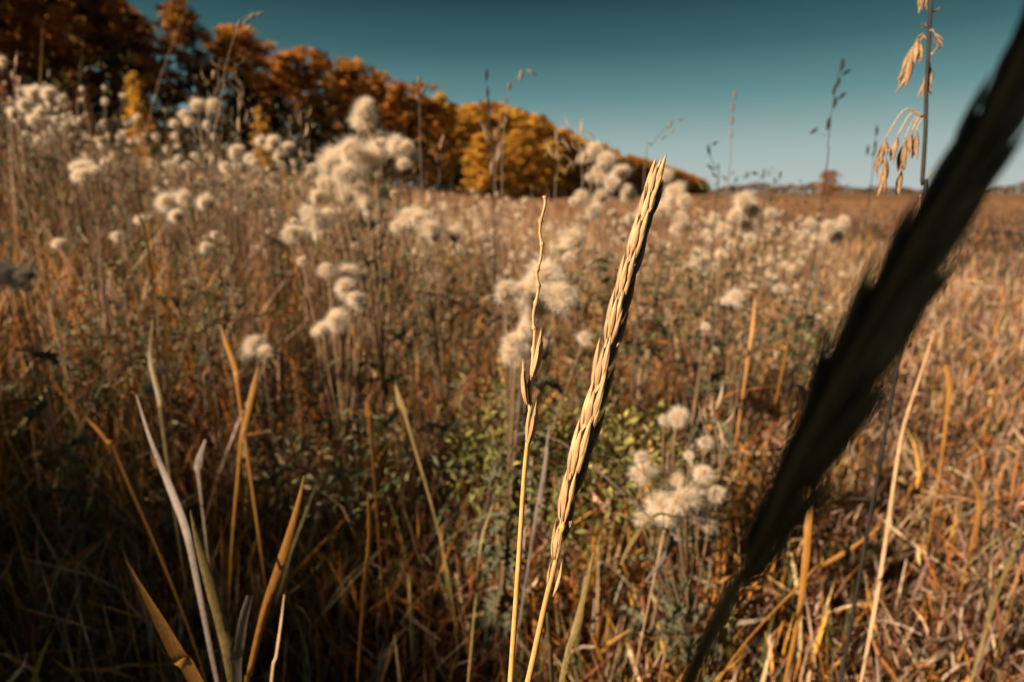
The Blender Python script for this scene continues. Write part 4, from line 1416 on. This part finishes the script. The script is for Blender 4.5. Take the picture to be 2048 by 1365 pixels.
def build_blades():
    B = [
        ([(608, 952, .40), (596, 1010, .40), (565, 1120, .40), (532, 1215, .40), (500, 1345, .40), (492, 1400, .40)], [2, 12, 26, 20, 14, 12], M_BLADE_O, 'sharp orange lance shaped blade standing alone at lower left'),
        ([(252, 1120, .34), (280, 1170, .34), (320, 1240, .34), (360, 1310, .34), (410, 1390, .34)], [2, 10, 30, 42, 38], M_BLADE_O, 'broad glowing orange blade at the bottom edge, lower left'),
        ([(380, 1020, .37), (395, 1085, .37), (420, 1170, .37), (448, 1270, .37), (470, 1380, .37)], [2, 14, 26, 28, 26], M_BLADE_V, 'olive blade with orange tip between two orange blades at lower left'),
        ([(272, 790, .50), (300, 880, .49), (340, 980, .48), (370, 1060, .46), (390, 1150, .45), (420, 1300, .44)], [3, 9, 18, 18, 14, 11], M_BLADE_G, 'pale grey split blade leaning left above the orange ones'),
        ([(500, 1192, .36), (488, 1240, .36), (480, 1300, .36), (476, 1390, .36)], [18, 24, 26, 24], M_BLADE_G, 'short grey torn blade standing at the bottom, lower left'),
        ([(345, 530, .8), (338, 590, .8), (332, 660, .8), (335, 740, .8)], [3, 10, 9, 7], M_BLADE_O, 'upright rust blade tip in the left middle grass'),
        ([(440, 650, .7), (452, 690, .7), (470, 740, .7), (478, 800, .7)], [3, 11, 12, 8], M_BLADE_O, 'rust blade leaning left near the ragged low tuft'),
        ([(515, 735, .66), (505, 780, .66), (490, 850, .66), (478, 920, .66)], [3, 14, 12, 8], M_BLADE_O, 'golden blade leaning right below the ragged low tuft'),
        ([(140, 790, .6), (180, 840, .6), (215, 880, .58), (240, 930, .57)], [3, 10, 14, 10], M_BLADE_O, 'orange blade arching left in the shaded grass at left'),
        ([(735, 985, .5), (740, 1040, .5), (738, 1100, .5), (728, 1180, .5)], [4, 14, 12, 8], M_BLADE_O, 'orange blade with bent top left of the bare stalk'),
        ([(568, 1190, .40), (562, 1240, .40), (552, 1310, .39), (540, 1390, .39)], [3, 6, 7, 7], M_TAN_STEM, 'thin tan stem rising beside the lance shaped blade'),
        ([(1186, 1105, .36), (1170, 1180, .36), (1150, 1260, .36), (1118, 1390, .35)], [3, 12, 16, 14], M_BLADE_V, 'tan blade leaning right beside the golden rye stem'),
        ([(1096, 1225, .34), (1100, 1280, .34), (1106, 1380, .34)], [14, 16, 16], M_BLADE_V, 'tan sheath blade between the two rye stems at the bottom'),
        ([(1098, 850, .5), (1090, 930, .5), (1078, 1010, .5), (1068, 1060, .5)], [3, 10, 14, 8], M_BLADE_G, 'pale grey blade behind the gap between rye stems'),
        ([(985, 1010, .5), (965, 1070, .5), (955, 1150, .5)], [4, 9, 7], M_BLADE_V, 'short tan blade left of the bare rye stalk'),
        ([(1622, 960, .55), (1618, 1040, .55), (1612, 1120, .54), (1600, 1220, .53), (1575, 1345, .5)], [4, 16, 18, 12, 10], M_BLADE_O, 'tall ochre blade just right of the black spike'),
        ([(1760, 1055, .6), (1700, 1100, .6), (1650, 1130, .6), (1610, 1160, .59)], [3, 12, 12, 8], M_BLADE_O, 'gold blade bending right across the ochre one'),
        ([(1868, 660, .8), (1840, 750, .78), (1805, 860, .76), (1785, 980, .74), (1765, 1120, .7), (1745, 1240, .68)], [3, 5, 6, 7, 8, 8], M_TAN_STEM, 'long thin tan straw right of the black spike'),
        ([(2046, 1060, .7), (2015, 1130, .68), (1985, 1210, .66), (1960, 1300, .64)], [5, 9, 9, 8], M_BLADE_V, 'brown stalk leaning right at the right picture edge'),
        ([(1890, 730, 1.0), (1900, 770, 1.0), (1895, 830, 1.0)], [5, 16, 10], M_BLADE_O, 'bright rust leaf tip in the right grass'),
        ([(1945, 960, .85), (1960, 1010, .85), (1950, 1060, .85)], [4, 14, 8], M_BLADE_O, 'dull rust leaf low in the right grass'),
        ([(410, 880, .6), (395, 930, .6), (400, 985, .6)], [5, 22, 6], M_BLADE_G, 'curled pale leaf scrap beside the split grey blade'),
        ([(1290, 1165, .55), (1325, 1120, .55), (1345, 1080, .56), (1330, 1060, .56)], [5, 12, 12, 6], M_BLADE_G, 'curled grey leaf below the large heap of down'),
        ([(1240, 1130, .5), (1262, 1085, .52), (1290, 1050, .54), (1335, 1030, .58)], [6, 14, 12, 6], M_BLADE_V, 'arched tan leaf under the left of the down heap'),
        ([(1365, 955, .60), (1350, 1000, .60), (1330, 1060, .59), (1318, 1110, .58)], [7, 7, 6, 5], M_TAN_STEM, 'thin straw lying across the large heap of down'),
        ([(790, 770, .7), (800, 810, .7), (815, 850, .7)], [5, 20, 8], M_BLADE_V, 'yellowed leaf standing left of the low creamy tuft'),
        ([(735, 800, .72), (740, 830, .72), (742, 860, .72)], [8, 26, 10], M_BLADE_O, 'broad golden leaf in the middle of the meadow'),
        ([(1580, 650, .9), (1570, 720, .9), (1555, 790, .9)], [3, 9, 7], M_BLADE_O, 'red orange blade leaning right before the black spike'),
        ([(1510, 590, 1.0), (1505, 650, 1.0), (1495, 720, 1.0)], [3, 9, 6], M_BLADE_O, 'red orange blade below the low tufts near the black spike'),
        ([(305, 640, .7), (300, 720, .7), (318, 800, .68), (325, 860, .68)], [5, 10, 12, 8], M_BLADE_V, 'long olive blade in the left middle grass'),
        ([(250, 380, 1.0), (290, 460, 1.0), (305, 560, .98), (310, 640, .96)], [3, 7, 8, 7], M_BLADE_O, 'long rust stem leaning left in front of the left thistles'),
    ]
    for i, (p, w, m, lab) in enumerate(B):
        blade('straw' if m is M_TAN_STEM else 'grass_leaf', p, w, m, lab, seed=i)


build_blades()


# ------------------------------------------------------------------ unseen leafy bushes added behind the lens to shade the near spike
def build_shade_bush(c0, ra, lab, seed):
    c0 = Vector(c0)
    c0.z = float(H(c0.x, c0.y))
    e = empty('shade_shrub', c0)
    n = 9000
    u = rand_unit(n) * (rng.uniform(0.0, 1, (n, 1)) ** 0.4) * np.array([ra, ra, 0.50])
    u[:, 2] += 0.92
    c = palette(n, [(0.05, 0.06, 0.02), (0.10, 0.07, 0.025), (0.16, 0.09, 0.03)], [3, 2, 1])
    v, q, c = leaves(u, rng.uniform(0.03, 0.055, n), c, 0.7, 0.2)
    add('crown', mesh_big('crown', v, q, M_LEAF, c), e)
    parts = []
    for k in range(9):
        a = k * 0.7 + seed
        parts.append(tube(smooth_path([Vector((0, 0, 0)), Vector((0.05 * math.cos(a), 0.05 * math.sin(a), 0.5)), Vector((0.7 * ra * math.cos(a), 0.7 * ra * math.sin(a), 1.15))], 8),
                          [0.008 - 0.0007 * i for i in range(8)], 6))
    vv, f = merge(parts)
    add('trunk', mesh_small('trunk', vv, f, M_BROWN_STEM), e)
    tag(e, lab, 'shrub', 'unseen shrubs added behind the viewpoint')


build_shade_bush((-0.37, -0.34, 0), 0.20, 'unseen leafy shrub added behind the viewpoint on its left to shade the black spike', 0)
build_shade_bush((0.06, -0.40, 0), 0.26, 'unseen leafy shrub added straight behind the viewpoint to block light', 1)
